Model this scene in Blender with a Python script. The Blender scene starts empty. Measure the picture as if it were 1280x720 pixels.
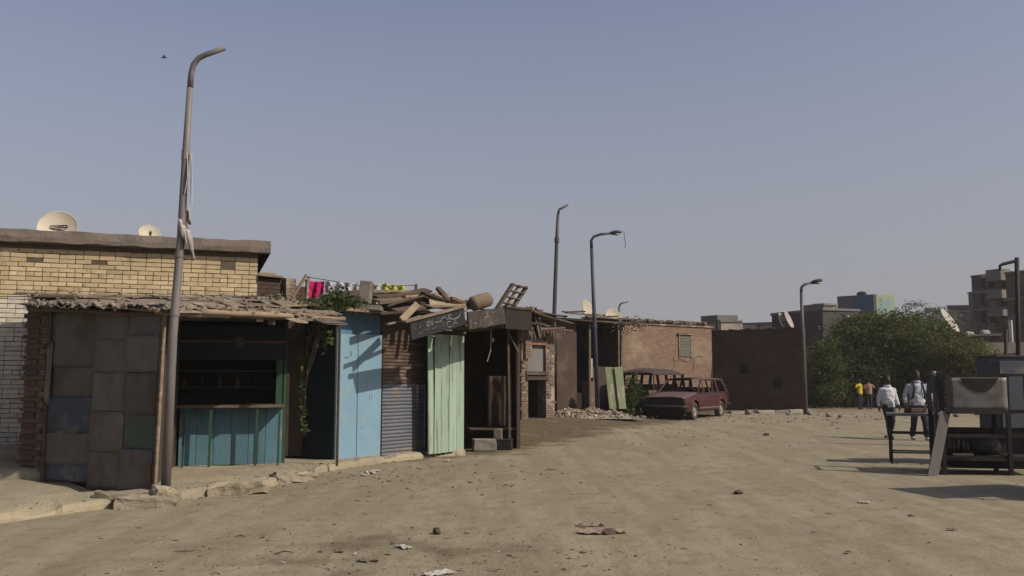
import bpy, bmesh, math, random
from mathutils import Vector, Matrix, Euler, noise
R = math.radians
random.seed(7)
scene = bpy.context.scene
col = scene.collection

# ---------------------------------------------------------------- camera, sky, sun, exposure
CAM_H, PITCH, FOC = 1.6, math.atan(114 / 1108), 1108.0
cam_data = bpy.data.cameras.new("camera")
cam_data.sensor_width = 36.0
cam_data.lens = 36.0 * FOC / 1280.0
cam_data.clip_end = 5000
cam = bpy.data.objects.new("camera", cam_data)
col.objects.link(cam)
cam.location = (0, 0, CAM_H)
cam.rotation_euler = (math.pi / 2 + PITCH, 0, 0)
scene.camera = cam

SUN_EL = R(40)
SUN_AZ = math.atan2(0.92, -0.39)          # clockwise from +Y
world = bpy.data.worlds.new("World")
scene.world = world
world.use_nodes = True
wn = world.node_tree
sky = wn.nodes.new("ShaderNodeTexSky")
sky.sky_type = 'NISHITA'
sky.sun_disc = False
sky.sun_elevation = SUN_EL
sky.sun_rotation = SUN_AZ
sky.altitude = 20
sky.air_density = 1.0
sky.dust_density = 2.5
sky.ozone_density = 3.0
hs = wn.nodes.new("ShaderNodeHueSaturation")
hs.inputs["Saturation"].default_value = 0.85
wn.links.new(sky.outputs[0], hs.inputs["Color"])
bg = wn.nodes["Background"]
bg.inputs["Strength"].default_value = 0.115
tint = wn.nodes.new("ShaderNodeMix")      # the hazy, slightly mauve cast of the air
tint.data_type = 'RGBA'; tint.blend_type = 'MULTIPLY'; tint.inputs[0].default_value = 1.0
tint.inputs[7].default_value = (1.045, 0.962, 0.99, 1)
wn.links.new(hs.outputs[0], tint.inputs[6])
tcw = wn.nodes.new("ShaderNodeTexCoord"); spw = wn.nodes.new("ShaderNodeSeparateXYZ")
mrw = wn.nodes.new("ShaderNodeMapRange"); mrw.inputs[1].default_value = 0.0; mrw.inputs[2].default_value = 0.5
mrw.inputs[3].default_value = 0.95; mrw.inputs[4].default_value = 0.0
wn.links.new(tcw.outputs["Generated"], spw.inputs[0]); wn.links.new(spw.outputs[2], mrw.inputs[0])
hz = wn.nodes.new("ShaderNodeMix"); hz.data_type = 'RGBA'      # grey dust haze thickening towards the horizon all round
hz.inputs[7].default_value = (2.95, 2.88, 3.05, 1)
wn.links.new(mrw.outputs[0], hz.inputs[0]); wn.links.new(tint.outputs[2], hz.inputs[6])
wn.links.new(hz.outputs[2], bg.inputs["Color"])

sun_data = bpy.data.lights.new("sun", 'SUN')
sun_data.energy = 4.5
sun_data.angle = R(0.6)
sun_data.color = (1.0, 0.90, 0.76)
sun = bpy.data.objects.new("sun", sun_data)
col.objects.link(sun)
SUN_DIR = Vector((math.sin(SUN_AZ) * math.cos(SUN_EL), math.cos(SUN_AZ) * math.cos(SUN_EL), math.sin(SUN_EL)))
sun.rotation_euler = SUN_DIR.to_track_quat('Z', 'Y').to_euler()
sun.location = (20, -10, 30)

scene.view_settings.view_transform = 'Standard'
scene.view_settings.look = 'None'
scene.view_settings.exposure = 0.0
scene.view_settings.gamma = 1.0
scene.view_settings.use_curve_mapping = False
scene.render.engine = 'CYCLES'
scene.cycles.use_denoising = True
scene.cycles.max_bounces = 6

# ---------------------------------------------------------------- measuring helpers
ct, st = math.cos(PITCH), math.sin(PITCH)
def ray(px, py):
    x = (px - 640) / FOC; u = (360 - py) / FOC
    return Vector((x, ct - u * st, st + u * ct))
def W(px, py, Y):
    d = ray(px, py); t = Y / d.y
    return Vector((d.x * t, Y, CAM_H + d.z * t))
def proj(p):
    z = p[2] - CAM_H
    f = p[1] * ct + z * st; u = -p[1] * st + z * ct
    return 640 + FOC * p[0] / f, 360 - FOC * u / f
def ss(a, b, x):
    t = max(0.0, min(1.0, (x - a) / (b - a))); return t * t * (3 - 2 * t)
def gh(x, y):
    h = 0.13 * ss(23, 40, y)
    h += 0.27 * ss(21.5, 29, y) * (1 - ss(1.2, 6.5, x)) * (1 - ss(60, 90, y))
    return h
def G(px, py, z=None):
    d = ray(px, py); p = None; zz = 0.0 if z is None else z
    for _ in range(12):
        t = (zz - CAM_H) / d.z
        p = Vector((d.x * t, d.y * t, zz))
        if z is not None: break
        zz = 0.5 * zz + 0.5 * gh(p.x, p.y)
    return p
def lerp(a, b, t): return a + (b - a) * t
def rnd(a, b): return random.uniform(a, b)
def nz(x, y=0, z=0): return noise.noise(Vector((x, y, z)))

class Frame:
    """Facade frame: x along the front, y away from the street, z up."""
    def __init__(s, P0, P1, z=0.0):
        s.o = Vector((P0[0], P0[1], z)); d = Vector((P1[0] - P0[0], P1[1] - P0[1], 0))
        s.L = d.length; s.a = math.atan2(d.y, d.x)
        s.u = d.normalized(); s.n = Vector((-s.u.y, s.u.x, 0))
    def hit(s, px, py, off=0.0):
        d = ray(px, py); c = Vector((0, 0, CAM_H))
        t = ((s.o + s.n * off - c).dot(s.n)) / d.dot(s.n)
        p = c + d * t - s.o
        return p.dot(s.u), p.z
    def loc(s, p):
        q = Vector(p) - s.o
        return Vector((q.dot(s.u), q.dot(s.n), q.z))
    def world(s, x, y, z): return s.o + s.u * x + s.n * y + Vector((0, 0, z))

# ---------------------------------------------------------------- mesh helpers
class MB:
    def __init__(s): s.v = []; s.f = []; s.mi = []; s.m = 0
    def add(s, verts, faces):
        k = len(s.v); s.v += [tuple(v) for v in verts]
        for f in faces: s.f.append(tuple(i + k for i in f)); s.mi.append(s.m)
        return s
    def box(s, c, size, rot=None, jit=0.0, taper=1.0):
        hx, hy, hz = size[0] / 2, size[1] / 2, size[2] / 2
        vs = []
        for z in (-1, 1):
            k = taper if z > 0 else 1.0
            for x, y in ((-1, -1), (1, -1), (1, 1), (-1, 1)):
                vs.append(Vector((x * hx * k + rnd(-jit, jit), y * hy * k + rnd(-jit, jit), z * hz + rnd(-jit, jit))))
        if rot is not None:
            m = rot if isinstance(rot, Matrix) else Euler(rot).to_matrix()
            vs = [m @ v for v in vs]
        c = Vector(c)
        return s.add([v + c for v in vs], [(3, 2, 1, 0), (4, 5, 6, 7), (0, 1, 5, 4), (1, 2, 6, 5), (2, 3, 7, 6), (3, 0, 4, 7)])
    def b2(s, x0, x1, y0, y1, z0, z1, jit=0.0):
        return s.box(((x0 + x1) / 2, (y0 + y1) / 2, (z0 + z1) / 2), (x1 - x0, y1 - y0, z1 - z0), None, jit)
    def beam(s, p0, p1, w, t, roll=0.0, up=(0, 0, 1), jit=0.0):
        p0 = Vector(p0); p1 = Vector(p1); d = (p1 - p0); L = d.length; x = d.normalized()
        up = Vector(up)
        if abs(x.dot(up)) > 0.97: up = Vector((0.1, 1, 0))
        y = up.cross(x).normalized(); z = x.cross(y)
        m = Matrix((x, y, z)).transposed() @ Matrix.Rotation(roll, 3, 'X')
        return s.box((p0 + p1) / 2, (L, w, t), m, jit)
    def tube(s, pts, rad, n=8, cap=True, flat=1.0):
        pts = [Vector(p) for p in pts]; m = len(pts)
        if not hasattr(rad, '__len__'): rad = [rad] * m
        t0 = (pts[1] - pts[0]).normalized()
        a = Vector((0, 0, 1)) if abs(t0.z) < 0.9 else Vector((1, 0, 0))
        nx = t0.cross(a).normalized(); vs = []; fs = []
        for i in range(m):
            t = (pts[min(i + 1, m - 1)] - pts[max(i - 1, 0)]).normalized()
            nx = (nx - t * nx.dot(t)).normalized(); ny = t.cross(nx)
            for k in range(n):
                an = 2 * math.pi * k / n
                vs.append(pts[i] + nx * math.cos(an) * rad[i] + ny * math.sin(an) * rad[i] * flat)
        for i in range(m - 1):
            for k in range(n):
                fs.append((i * n + k, i * n + (k + 1) % n, (i + 1) * n + (k + 1) % n, (i + 1) * n + k))
        if cap: fs.append(tuple(range(n - 1, -1, -1))); fs.append(tuple((m - 1) * n + k for k in range(n)))
        return s.add(vs, fs)
    def lathe(s, prof, n=24, mat=None):
        vs = []; fs = []; m = len(prof)
        for r, z in prof:
            for k in range(n):
                an = 2 * math.pi * k / n; v = Vector((r * math.cos(an), r * math.sin(an), z))
                vs.append(mat @ v if mat else v)
        for i in range(m - 1):
            for k in range(n): fs.append((i * n + k, i * n + (k + 1) % n, (i + 1) * n + (k + 1) % n, (i + 1) * n + k))
        return s.add(vs, fs)
    def grid(s, fn, nu, nv):
        vs = [fn(i / nu, j / nv) for j in range(nv + 1) for i in range(nu + 1)]
        fs = [(j * (nu + 1) + i, j * (nu + 1) + i + 1, (j + 1) * (nu + 1) + i + 1, (j + 1) * (nu + 1) + i) for j in range(nv) for i in range(nu)]
        return s.add(vs, fs)
    def ell(s, c, r, n=12, m=8, rot=None):
        c = Vector(c); vs = []; fs = []
        for j in range(1, m):
            th = math.pi * j / m
            for k in range(n):
                an = 2 * math.pi * k / n
                v = Vector((r[0] * math.sin(th) * math.cos(an), r[1] * math.sin(th) * math.sin(an), r[2] * math.cos(th)))
                vs.append((rot @ v if rot else v) + c)
        top = len(vs); v = Vector((0, 0, r[2])); vs.append((rot @ v if rot else v) + c)
        v = Vector((0, 0, -r[2])); vs.append((rot @ v if rot else v) + c)
        for j in range(m - 2):
            for k in range(n): fs.append((j * n + k, (j + 1) * n + k, (j + 1) * n + (k + 1) % n, j * n + (k + 1) % n))
        for k in range(n):
            fs.append((top, k, (k + 1) % n)); fs.append((top + 1, (m - 2) * n + (k + 1) % n, (m - 2) * n + k))
        return s.add(vs, fs)
    def stone(s, c, r, sq=0.7):
        bm_v = [(-1, -1, -1), (1, -1, -1), (1, 1, -1), (-1, 1, -1), (-1, -1, 1), (1, -1, 1), (1, 1, 1), (-1, 1, 1)]
        rot = Euler((rnd(-.4, .4), rnd(-.4, .4), rnd(0, 6.3))).to_matrix(); c = Vector(c)
        vs = [rot @ Vector((x * r * rnd(.5, 1), y * r * rnd(.5, 1), z * r * sq * rnd(.5, 1))) + c for x, y, z in bm_v]
        return s.add(vs, [(3, 2, 1, 0), (4, 5, 6, 7), (0, 1, 5, 4), (1, 2, 6, 5), (2, 3, 7, 6), (3, 0, 4, 7)])
    def mesh(s, name, mats):
        me = bpy.data.meshes.new(name); me.from_pydata(s.v, [], s.f)
        if not isinstance(mats, (list, tuple)): mats = [mats]
        for m in mats: me.materials.append(m)
        if len(mats) > 1: me.polygons.foreach_set('material_index', s.mi)
        me.update(); return me
    def build(s, name, mats, parent=None, smooth=False, bevel=0.0, solid=0.0, fix=False):
        me = s.mesh(name, mats)
        if fix:
            bm = bmesh.new(); bm.from_mesh(me); bmesh.ops.recalc_face_normals(bm, faces=bm.faces); bm.to_mesh(me); bm.free()
        if smooth: me.polygons.foreach_set('use_smooth', [True] * len(me.polygons))
        return link(name, me, parent, bevel, solid)
def link(name, me, parent=None, bevel=0.0, solid=0.0):
    o = bpy.data.objects.new(name, me); col.objects.link(o)
    if parent: o.parent = parent
    if solid:
        m = o.modifiers.new("solid", 'SOLIDIFY'); m.thickness = solid; m.offset = 0
    if bevel:
        m = o.modifiers.new("bevel", 'BEVEL'); m.width = bevel; m.segments = 2; m.limit_method = 'ANGLE'
    return o
def tag(o, label, cat, group=None, kind=None):
    if label: o["label"] = label
    if cat: o["category"] = cat
    if group: o["group"] = group
    if kind: o["kind"] = kind
    return o
def thing(name, loc, rz, label, cat, group=None):
    o = bpy.data.objects.new(name, None); col.objects.link(o)
    o.empty_display_size = 0.2; o.location = loc; o.rotation_euler = (0, 0, rz)
    return tag(o, label, cat, group)
def fthing(name, F, label, cat, group=None): return thing(name, F.o, F.a, label, cat, group)
def piece(name, mesh, parent, loc, rot=None, scale=None):
    o = bpy.data.objects.new(name, mesh); col.objects.link(o); o.parent = parent; o.location = loc
    if rot is not None: o.rotation_euler = rot
    if scale is not None: o.scale = scale
    return o

# ---------------------------------------------------------------- materials
MATS = {}
def mat(name, c1, c2=None, scale=3.0, rough=0.85, bump=0.25, bscale=25.0, metal=0.0, var=0.12, stretch=(1, 1, 1), dirt=None, dscale=1.5, dlo=0.52, dhi=0.62, dist=0.01, spec=0.3, brick=None, trans=0.0, al=0.8):
    if c2 is None: c2 = tuple(c * 0.72 for c in c1)
    c1, c2 = tuple(c * al for c in c1), tuple(c * al for c in c2)
    if dirt: dirt = tuple(c * al for c in dirt)
    m = bpy.data.materials.new(name); m.use_nodes = True; nt = m.node_tree; N = nt.nodes; Lk = nt.links
    b = N["Principled BSDF"]; b.inputs["Roughness"].default_value = rough; b.inputs["Metallic"].default_value = metal
    b.inputs["Specular IOR Level"].default_value = spec
    tc = N.new("ShaderNodeTexCoord"); oi = N.new("ShaderNodeObjectInfo")
    mp = N.new("ShaderNodeMapping"); mp.inputs["Scale"].default_value = stretch
    Lk.new(tc.outputs["Object"], mp.inputs["Vector"])
    off = N.new("ShaderNodeMath"); off.operation = 'MULTIPLY'; off.inputs[1].default_value = 37.0
    Lk.new(oi.outputs["Random"], off.inputs[0])
    def nse(sc, det=6, vec=mp.outputs["Vector"]):
        n = N.new("ShaderNodeTexNoise"); n.noise_dimensions = '4D'; n.inputs["Scale"].default_value = sc
        n.inputs["Detail"].default_value = det; n.inputs["Roughness"].default_value = 0.62
        Lk.new(vec, n.inputs["Vector"]); Lk.new(off.outputs[0], n.inputs["W"]); return n
    def ramp(src, lo, hi):
        r = N.new("ShaderNodeMapRange"); r.inputs["From Min"].default_value = lo; r.inputs["From Max"].default_value = hi
        Lk.new(src, r.inputs["Value"]); return r.outputs[0]
    def mix(fac, a, bb):
        x = N.new("ShaderNodeMix"); x.data_type = 'RGBA'
        if isinstance(fac, float): x.inputs[0].default_value = fac
        else: Lk.new(fac, x.inputs[0])
        for s_, v in ((6, a), (7, bb)):
            if isinstance(v, tuple): x.inputs[s_].default_value = (*v, 1)
            else: Lk.new(v, x.inputs[s_])
        return x.outputs[2]
    if c2 is None: c2 = tuple(c * 0.72 for c in c1)
    n1 = nse(scale)
    c = mix(ramp(n1.outputs[0], 0.36, 0.66), c1, c2)
    h = None
    if brick:
        bt = N.new("ShaderNodeTexBrick"); bt.inputs["Scale"].default_value = 1.0
        bt.inputs["Brick Width"].default_value = brick[0]; bt.inputs["Row Height"].default_value = brick[1]
        bt.inputs["Mortar Size"].default_value = brick[2]; bt.inputs["Mortar Smooth"].default_value = 0.3
        sp = N.new("ShaderNodeSeparateXYZ"); cb = N.new("ShaderNodeCombineXYZ"); ad = N.new("ShaderNodeMath"); ad.operation = 'ADD'
        Lk.new(tc.outputs["Object"], sp.inputs[0]); Lk.new(sp.outputs[0], ad.inputs[0]); Lk.new(sp.outputs[1], ad.inputs[1])
        Lk.new(ad.outputs[0], cb.inputs[0]); Lk.new(sp.outputs[2], cb.inputs[1]); Lk.new(cb.outputs[0], bt.inputs["Vector"])
        bt.inputs["Color1"].default_value = (1, 1, 1, 1); bt.inputs["Color2"].default_value = (0.72, 0.72, 0.72, 1)
        bt.inputs["Mortar"].default_value = (*brick[3], 1)
        mm = N.new("ShaderNodeMix"); mm.data_type = 'RGBA'; mm.blend_type = 'MULTIPLY'; mm.inputs[0].default_value = 1.0
        Lk.new(c, mm.inputs[6]); Lk.new(bt.outputs[0], mm.inputs[7]); c = mm.outputs[2]; h = bt.outputs[1]
    if dirt:
        n2 = nse(dscale, 8)
        c = mix(ramp(n2.outputs[0], dlo, dhi), c, dirt)
    hv = N.new("ShaderNodeHueSaturation"); r = N.new("ShaderNodeMapRange")
    r.inputs["To Min"].default_value = 1 - var; r.inputs["To Max"].default_value = 1 + var
    Lk.new(oi.outputs["Random"], r.inputs["Value"]); Lk.new(r.outputs[0], hv.inputs["Value"]); Lk.new(c, hv.inputs["Color"])
    Lk.new(hv.outputs[0], b.inputs["Base Color"])
    if bump:
        bp = N.new("ShaderNodeBump"); bp.inputs["Strength"].default_value = bump; bp.inputs["Distance"].default_value = dist
        n3 = nse(bscale, 5); Lk.new(n3.outputs[0], bp.inputs["Height"]); out = bp.outputs[0]
        if h is not None:
            b2 = N.new("ShaderNodeBump"); b2.invert = True; b2.inputs["Strength"].default_value = 0.8; b2.inputs["Distance"].default_value = 0.015
            Lk.new(h, b2.inputs["Height"]); Lk.new(out, b2.inputs["Normal"]); out = b2.outputs[0]
        Lk.new(out, b.inputs["Normal"])
    if trans:
        tr = N.new("ShaderNodeBsdfTranslucent"); mx = N.new("ShaderNodeMixShader"); mx.inputs[0].default_value = trans
        Lk.new(hv.outputs[0], tr.inputs["Color"]); Lk.new(b.outputs[0], mx.inputs[1]); Lk.new(tr.outputs[0], mx.inputs[2])
        Lk.new(mx.outputs[0], N["Material Output"].inputs["Surface"])
    MATS[name] = m; return m

DUST = (0.30, 0.25, 0.18)
M = dict(
    ybrick=mat("pale_yellow_brick", (0.57, 0.455, 0.275), (0.48, 0.375, 0.215), 9, 0.9, 0.5, 40, var=0.17, dirt=(0.25, 0.20, 0.13), dscale=5, dlo=0.56, dhi=0.72),
    wbrick=mat("limewashed_brick", (0.66, 0.62, 0.52), (0.52, 0.46, 0.36), 9, 0.9, 0.5, 40, var=0.10),
    mortar=mat("dark_mortar", (0.10, 0.075, 0.05), (0.15, 0.115, 0.08), 12, 0.95, 0.6, 40),
    rbrick=mat("red_brick", (0.26, 0.14, 0.09), (0.19, 0.10, 0.065), 6, 0.9, 0.5, 40, var=0.2, dirt=DUST, dscale=4, dlo=.55, dhi=.75),
    concrete=mat("grey_concrete", (0.25, 0.225, 0.19), (0.17, 0.15, 0.125), 2.5, 0.92, 0.6, 18, dirt=(0.12, 0.10, 0.08), dscale=1.8),
    slab=mat("roof_slab_concrete", (0.24, 0.20, 0.16), (0.16, 0.135, 0.11), 3.5, 0.95, 0.9, 14, dist=0.02),
    sheet=mat("weathered_sheet_metal", (0.155, 0.145, 0.13), (0.11, 0.10, 0.09), 2.5, 0.6, 0.25, 6, metal=0.25, var=0.28, dirt=(0.11, 0.085, 0.06), dscale=2.2, stretch=(1, 1, .6), dist=0.03),
    sheetblue=mat("bluish_sheet_metal", (0.07, 0.085, 0.105), (0.05, 0.06, 0.07), 2.5, 0.6, 0.25, 6, metal=0.25, var=0.2, dirt=(0.14, 0.13, 0.12), dscale=3),
    sheetgreen=mat("greenish_sheet_metal", (0.06, 0.10, 0.06), (0.07, 0.075, 0.06), 3, 0.6, 0.25, 6, metal=0.2, var=0.2),
    wood=mat("weathered_wood", (0.21, 0.158, 0.112), (0.13, 0.096, 0.066), 4, 0.85, 0.5, 20, var=0.4, stretch=(.6, 4, 4), dirt=(0.25, 0.205, 0.15), dscale=2.5),
    darkwood=mat("dark_old_wood", (0.115, 0.08, 0.055), (0.065, 0.045, 0.032), 4, 0.85, 0.5, 20, var=0.35, stretch=(.6, 4, 4), dirt=(0.20, 0.155, 0.11), dscale=2.5, dlo=.58, dhi=.75),
    log=mat("dusty_log", (0.29, 0.225, 0.15), (0.20, 0.155, 0.105), 3, 0.9, 0.8, 14, var=0.2, dist=0.02),
    black=mat("sooty_shade_black", (0.028, 0.022, 0.018), (0.018, 0.014, 0.012), 3, 0.95, 0.2, 10),
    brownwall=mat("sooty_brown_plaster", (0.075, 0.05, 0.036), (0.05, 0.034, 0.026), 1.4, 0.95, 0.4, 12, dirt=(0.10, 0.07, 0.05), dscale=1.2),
    bluedoor=mat("sky_blue_paint", (0.205, 0.335, 0.42), (0.175, 0.295, 0.38), 2.5, 0.65, 0.2, 12, var=0.04, dirt=(0.235, 0.315, 0.345), dscale=3.2, dlo=.555, dhi=.63),
    blueside=mat("dusty_shaded_blue_paint", (0.09, 0.19, 0.28), (0.07, 0.14, 0.21), 3, 0.7, 0.2, 12, dirt=(0.16, 0.17, 0.16), dscale=2.5),
    teal=mat("turquoise_paint", (0.10, 0.20, 0.245), (0.075, 0.155, 0.20), 3, 0.7, 0.2, 12, var=0.08, stretch=(2, 2, .5), dirt=(0.30, 0.29, 0.24), dscale=3, dlo=.58, dhi=.75),
    darkblue=mat("dark_blue_paint", (0.014, 0.027, 0.038), (0.012, 0.02, 0.03), 3, 0.7, 0.2, 12),
    kgreen=mat("dark_green_paint", (0.035, 0.085, 0.045), (0.028, 0.065, 0.035), 3, 0.7, 0.2, 12),
    mint=mat("mint_green_paint", (0.31, 0.41, 0.315), (0.265, 0.35, 0.265), 3, 0.75, 0.3, 14, var=0.07, stretch=(4, 4, .35), dirt=(0.20, 0.21, 0.15), dscale=3.0, dlo=.53, dhi=.60),
    palegreen=mat("faded_green_board", (0.17, 0.205, 0.115), (0.135, 0.165, 0.095), 3, 0.85, 0.3, 14, var=0.1, stretch=(3, 3, .5), dirt=(0.28, 0.24, 0.16), dscale=2),
    slatgrey=mat("grey_shutter_slat", (0.15, 0.16, 0.185), (0.115, 0.122, 0.142), 4, 0.6, 0.2, 20, metal=0.2, var=0.08, dirt=(0.24, 0.20, 0.15), dscale=2),
    slatrustshade=mat("rusty_shaded_shutter_slat", (0.105, 0.064, 0.038), (0.07, 0.046, 0.031), 4, 0.75, 0.2, 20, metal=0.1, var=0.12, dirt=(0.16, 0.14, 0.13), dscale=3),
    sign=mat("black_sign_paint", (0.018, 0.02, 0.026), (0.028, 0.028, 0.03), 3, 0.75, 0.2, 15, dirt=(0.05, 0.044, 0.038), dscale=3.5, dlo=.6, dhi=.8),
    signb=mat("brown_sign_paint", (0.05, 0.036, 0.03), (0.07, 0.052, 0.042), 3, 0.8, 0.2, 15, dirt=(0.11, 0.09, 0.07), dscale=3),
    letters=mat("chalk_white_paint", (0.50, 0.50, 0.47), (0.30, 0.30, 0.29), 9, 0.8, 0.1, 30),
    lettersdim=mat("faded_letter_paint", (0.24, 0.235, 0.22), (0.13, 0.13, 0.125), 9, 0.8, 0.1, 30),
    pole=mat("galvanised_pole", (0.21, 0.19, 0.18), (0.16, 0.145, 0.14), 5, 0.6, 0.2, 25, metal=0.15, stretch=(1, 1, .3), dirt=(0.16, 0.13, 0.11), dscale=2.5, dlo=.55, dhi=.7),
    bluepole=mat("dark_blue_pole", (0.05, 0.055, 0.095), (0.075, 0.07, 0.09), 3, 0.55, 0.1, 25, metal=0.2),
    darkpole=mat("dark_grey_pole", (0.10, 0.095, 0.09), (0.07, 0.065, 0.062), 3, 0.55, 0.1, 25, metal=0.2),
    rag=mat("dirty_white_rag", (0.45, 0.42, 0.39), (0.28, 0.26, 0.25), 6, 0.9, 0.3, 30),
    dish=mat("cream_dish_paint", (0.58, 0.53, 0.40), (0.48, 0.43, 0.32), 3, 0.6, 0.1, 20, var=0.1, dirt=(0.36, 0.30, 0.20), dscale=3, dlo=.6, dhi=.8),
    dark=mat("dark_metal", (0.05, 0.045, 0.042), (0.03, 0.028, 0.026), 5, 0.6, 0.2, 25, metal=0.3),
    rust=mat("rusty_iron", (0.035, 0.027, 0.023), (0.025, 0.021, 0.02), 6, 0.75, 0.3, 25, metal=0.2),
    pink=mat("magenta_cloth", (0.62, 0.02, 0.16), (0.48, 0.015, 0.11), 4, 0.9, 0.2, 60, trans=0.25),
    white=mat("white_cloth", (0.62, 0.62, 0.62), (0.52, 0.52, 0.52), 4, 0.9, 0.2, 60, trans=0.25),
    yellow=mat("lime_yellow_cloth", (0.60, 0.62, 0.16), (0.42, 0.52, 0.07), 5, 0.9, 0.2, 60, trans=0.25),
    leaf=mat("vine_leaf", (0.06, 0.085, 0.028), (0.11, 0.125, 0.05), 1.2, 0.8, 0, trans=0.3, spec=0.1),
    leafmid=mat("mid_tree_leaf", (0.085, 0.105, 0.034), (0.12, 0.135, 0.045), 0.55, 0.9, 0, trans=0.35, spec=0.05),
    leafdark=mat("tree_leaf", (0.055, 0.072, 0.024), (0.085, 0.10, 0.032), 0.55, 0.9, 0, trans=0.35, spec=0.05),
    leaflight=mat("light_tree_leaf", (0.105, 0.12, 0.034), (0.15, 0.15, 0.05), 0.8, 0.9, 0, trans=0.35, spec=0.05),
    leafpale=mat("grey_green_leaf", (0.13, 0.15, 0.10), (0.19, 0.20, 0.15), 0.6, 0.7, 0, trans=0.3),
    drygrass=mat("dry_thatch", (0.24, 0.18, 0.10), (0.15, 0.11, 0.065), 2, 0.9, 0, trans=0.1),
    bark=mat("bark", (0.13, 0.095, 0.065), (0.08, 0.06, 0.042), 6, 0.9, 0.6, 20, stretch=(3, 3, .6)),
    pinkbrick=mat("pinkish_brick_wall", (0.30, 0.205, 0.145), (0.255, 0.168, 0.118), 1.3, 0.92, 0.4, 20, dirt=(0.33, 0.26, 0.18), dscale=0.7, dlo=.52, dhi=.68, brick=(0.26, 0.085, 0.012, (0.62, 0.58, 0.52)), var=0.02),
    hutbrick=mat("dusty_brick", (0.24, 0.18, 0.135), (0.185, 0.135, 0.10), 3, 0.92, 0.5, 20, dirt=(0.36, 0.30, 0.22), dscale=1.5, brick=(0.25, 0.08, 0.012, (0.45, 0.42, 0.38)), var=0.02),
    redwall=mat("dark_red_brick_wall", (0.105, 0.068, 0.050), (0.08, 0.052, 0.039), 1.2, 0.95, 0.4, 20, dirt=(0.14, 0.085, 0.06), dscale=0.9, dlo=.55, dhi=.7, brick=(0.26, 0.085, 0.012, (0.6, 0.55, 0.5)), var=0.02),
    farbeige=mat("far_beige_plaster", (0.42, 0.36, 0.275), (0.35, 0.295, 0.225), 0.6, 0.95, 0.2, 5, dirt=(0.27, 0.22, 0.17), dscale=0.5, var=0.05),
    farshade=mat("far_shaded_grey_render", (0.075, 0.068, 0.066), (0.06, 0.054, 0.052), 0.7, 0.95, 0.2, 5),  # wall colour darkened to stand for a shaded face
    farbrown=mat("far_brown_brick", (0.135, 0.10, 0.082), (0.105, 0.08, 0.066), 0.7, 0.95, 0.2, 5, dirt=(0.23, 0.18, 0.14), dscale=0.4, var=0.1),
    fargrey=mat("far_grey_render", (0.20, 0.185, 0.17), (0.16, 0.145, 0.135), 0.7, 0.95, 0.2, 5, var=0.1),
    farblue=mat("painted_blue_wall", (0.12, 0.125, 0.135), (0.10, 0.10, 0.105), 0.5, 0.9, 0.2, 5, dirt=(0.07, 0.11, 0.18), dscale=0.35, dlo=.5, dhi=.56),
    fargreen=mat("pale_green_wall", (0.33, 0.36, 0.25), (0.29, 0.32, 0.22), 0.8, 0.9, 0.2, 5),
    mural=mat("blue_mural_paint", (0.20, 0.31, 0.32), (0.17, 0.27, 0.28), 1.5, 0.9, 0.1, 5),
    shutter=mat("grey_green_shutter", (0.16, 0.155, 0.12), (0.12, 0.115, 0.09), 4, 0.8, 0.2, 20),
    carred=mat("faded_maroon_paint", (0.068, 0.013, 0.0145), (0.055, 0.012, 0.013), 2.5, 0.42, 0.05, 12, var=0.03, dirt=(0.11, 0.06, 0.048), dscale=3.5, dlo=.55, dhi=.85, spec=0.4),
    cardust=mat("dust_covered_maroon", (0.125, 0.085, 0.073), (0.098, 0.06, 0.052), 2.5, 0.75, 0.08, 12, var=0.03),
    carblack=mat("black_trim", (0.016, 0.014, 0.014), (0.026, 0.02, 0.018), 5, 0.7, 0.1, 25),
    chrome=mat("dull_chrome", (0.34, 0.30, 0.28), (0.22, 0.18, 0.16), 8, 0.4, 0.1, 25, metal=0.5),
    tyre=mat("dusty_tyre", (0.075, 0.062, 0.052), (0.05, 0.042, 0.036), 6, 0.9, 0.2, 30),
    rim=mat("dull_steel_rim", (0.30, 0.27, 0.25), (0.18, 0.15, 0.13), 12, 0.55, 0.1, 30, metal=0.3),
    van=mat("burnt_van_steel", (0.065, 0.047, 0.04), (0.045, 0.034, 0.031), 2, 0.75, 0.2, 15, metal=0.1, dirt=(0.085, 0.058, 0.045), dscale=2),
    skin=mat("brown_skin", (0.085, 0.042, 0.027), (0.07, 0.034, 0.022), 6, 0.55, 0.05, 60, var=0.02),
    hair=mat("black_hair", (0.012, 0.010, 0.009), (0.018, 0.015, 0.013), 20, 0.7, 0.4, 60),
    shirtw=mat("white_shirt", (0.66, 0.67, 0.72), (0.56, 0.57, 0.62), 7, 0.9, 0.25, 40),
    shirtb=mat("pale_blue_shirt", (0.47, 0.49, 0.54), (0.38, 0.40, 0.45), 7, 0.9, 0.25, 40),
    shirty=mat("yellow_shirt", (0.62, 0.45, 0.03), (0.5, 0.36, 0.02), 7, 0.9, 0.2, 40),
    shirtp=mat("dusty_pink_shirt", (0.40, 0.24, 0.20), (0.32, 0.18, 0.16), 7, 0.9, 0.2, 40),
    jeans=mat("dark_trousers", (0.022, 0.024, 0.032), (0.032, 0.034, 0.042), 8, 0.9, 0.2, 50),
    shoe=mat("black_shoe", (0.02, 0.018, 0.017), (0.03, 0.027, 0.025), 8, 0.6, 0.1, 40),
    shoew=mat("white_trainer", (0.60, 0.59, 0.57), (0.45, 0.44, 0.42), 8, 0.7, 0.1, 40),
    strap=mat("black_strap", (0.025, 0.028, 0.04), (0.02, 0.02, 0.03), 8, 0.8, 0.1, 40),
    tin=mat("stained_tin_panel", (0.20, 0.185, 0.165), (0.14, 0.13, 0.115), 3.5, 0.55, 0.12, 10, metal=0.15, dirt=(0.11, 0.095, 0.082), dscale=4, dlo=.52, dhi=.68),
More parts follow.
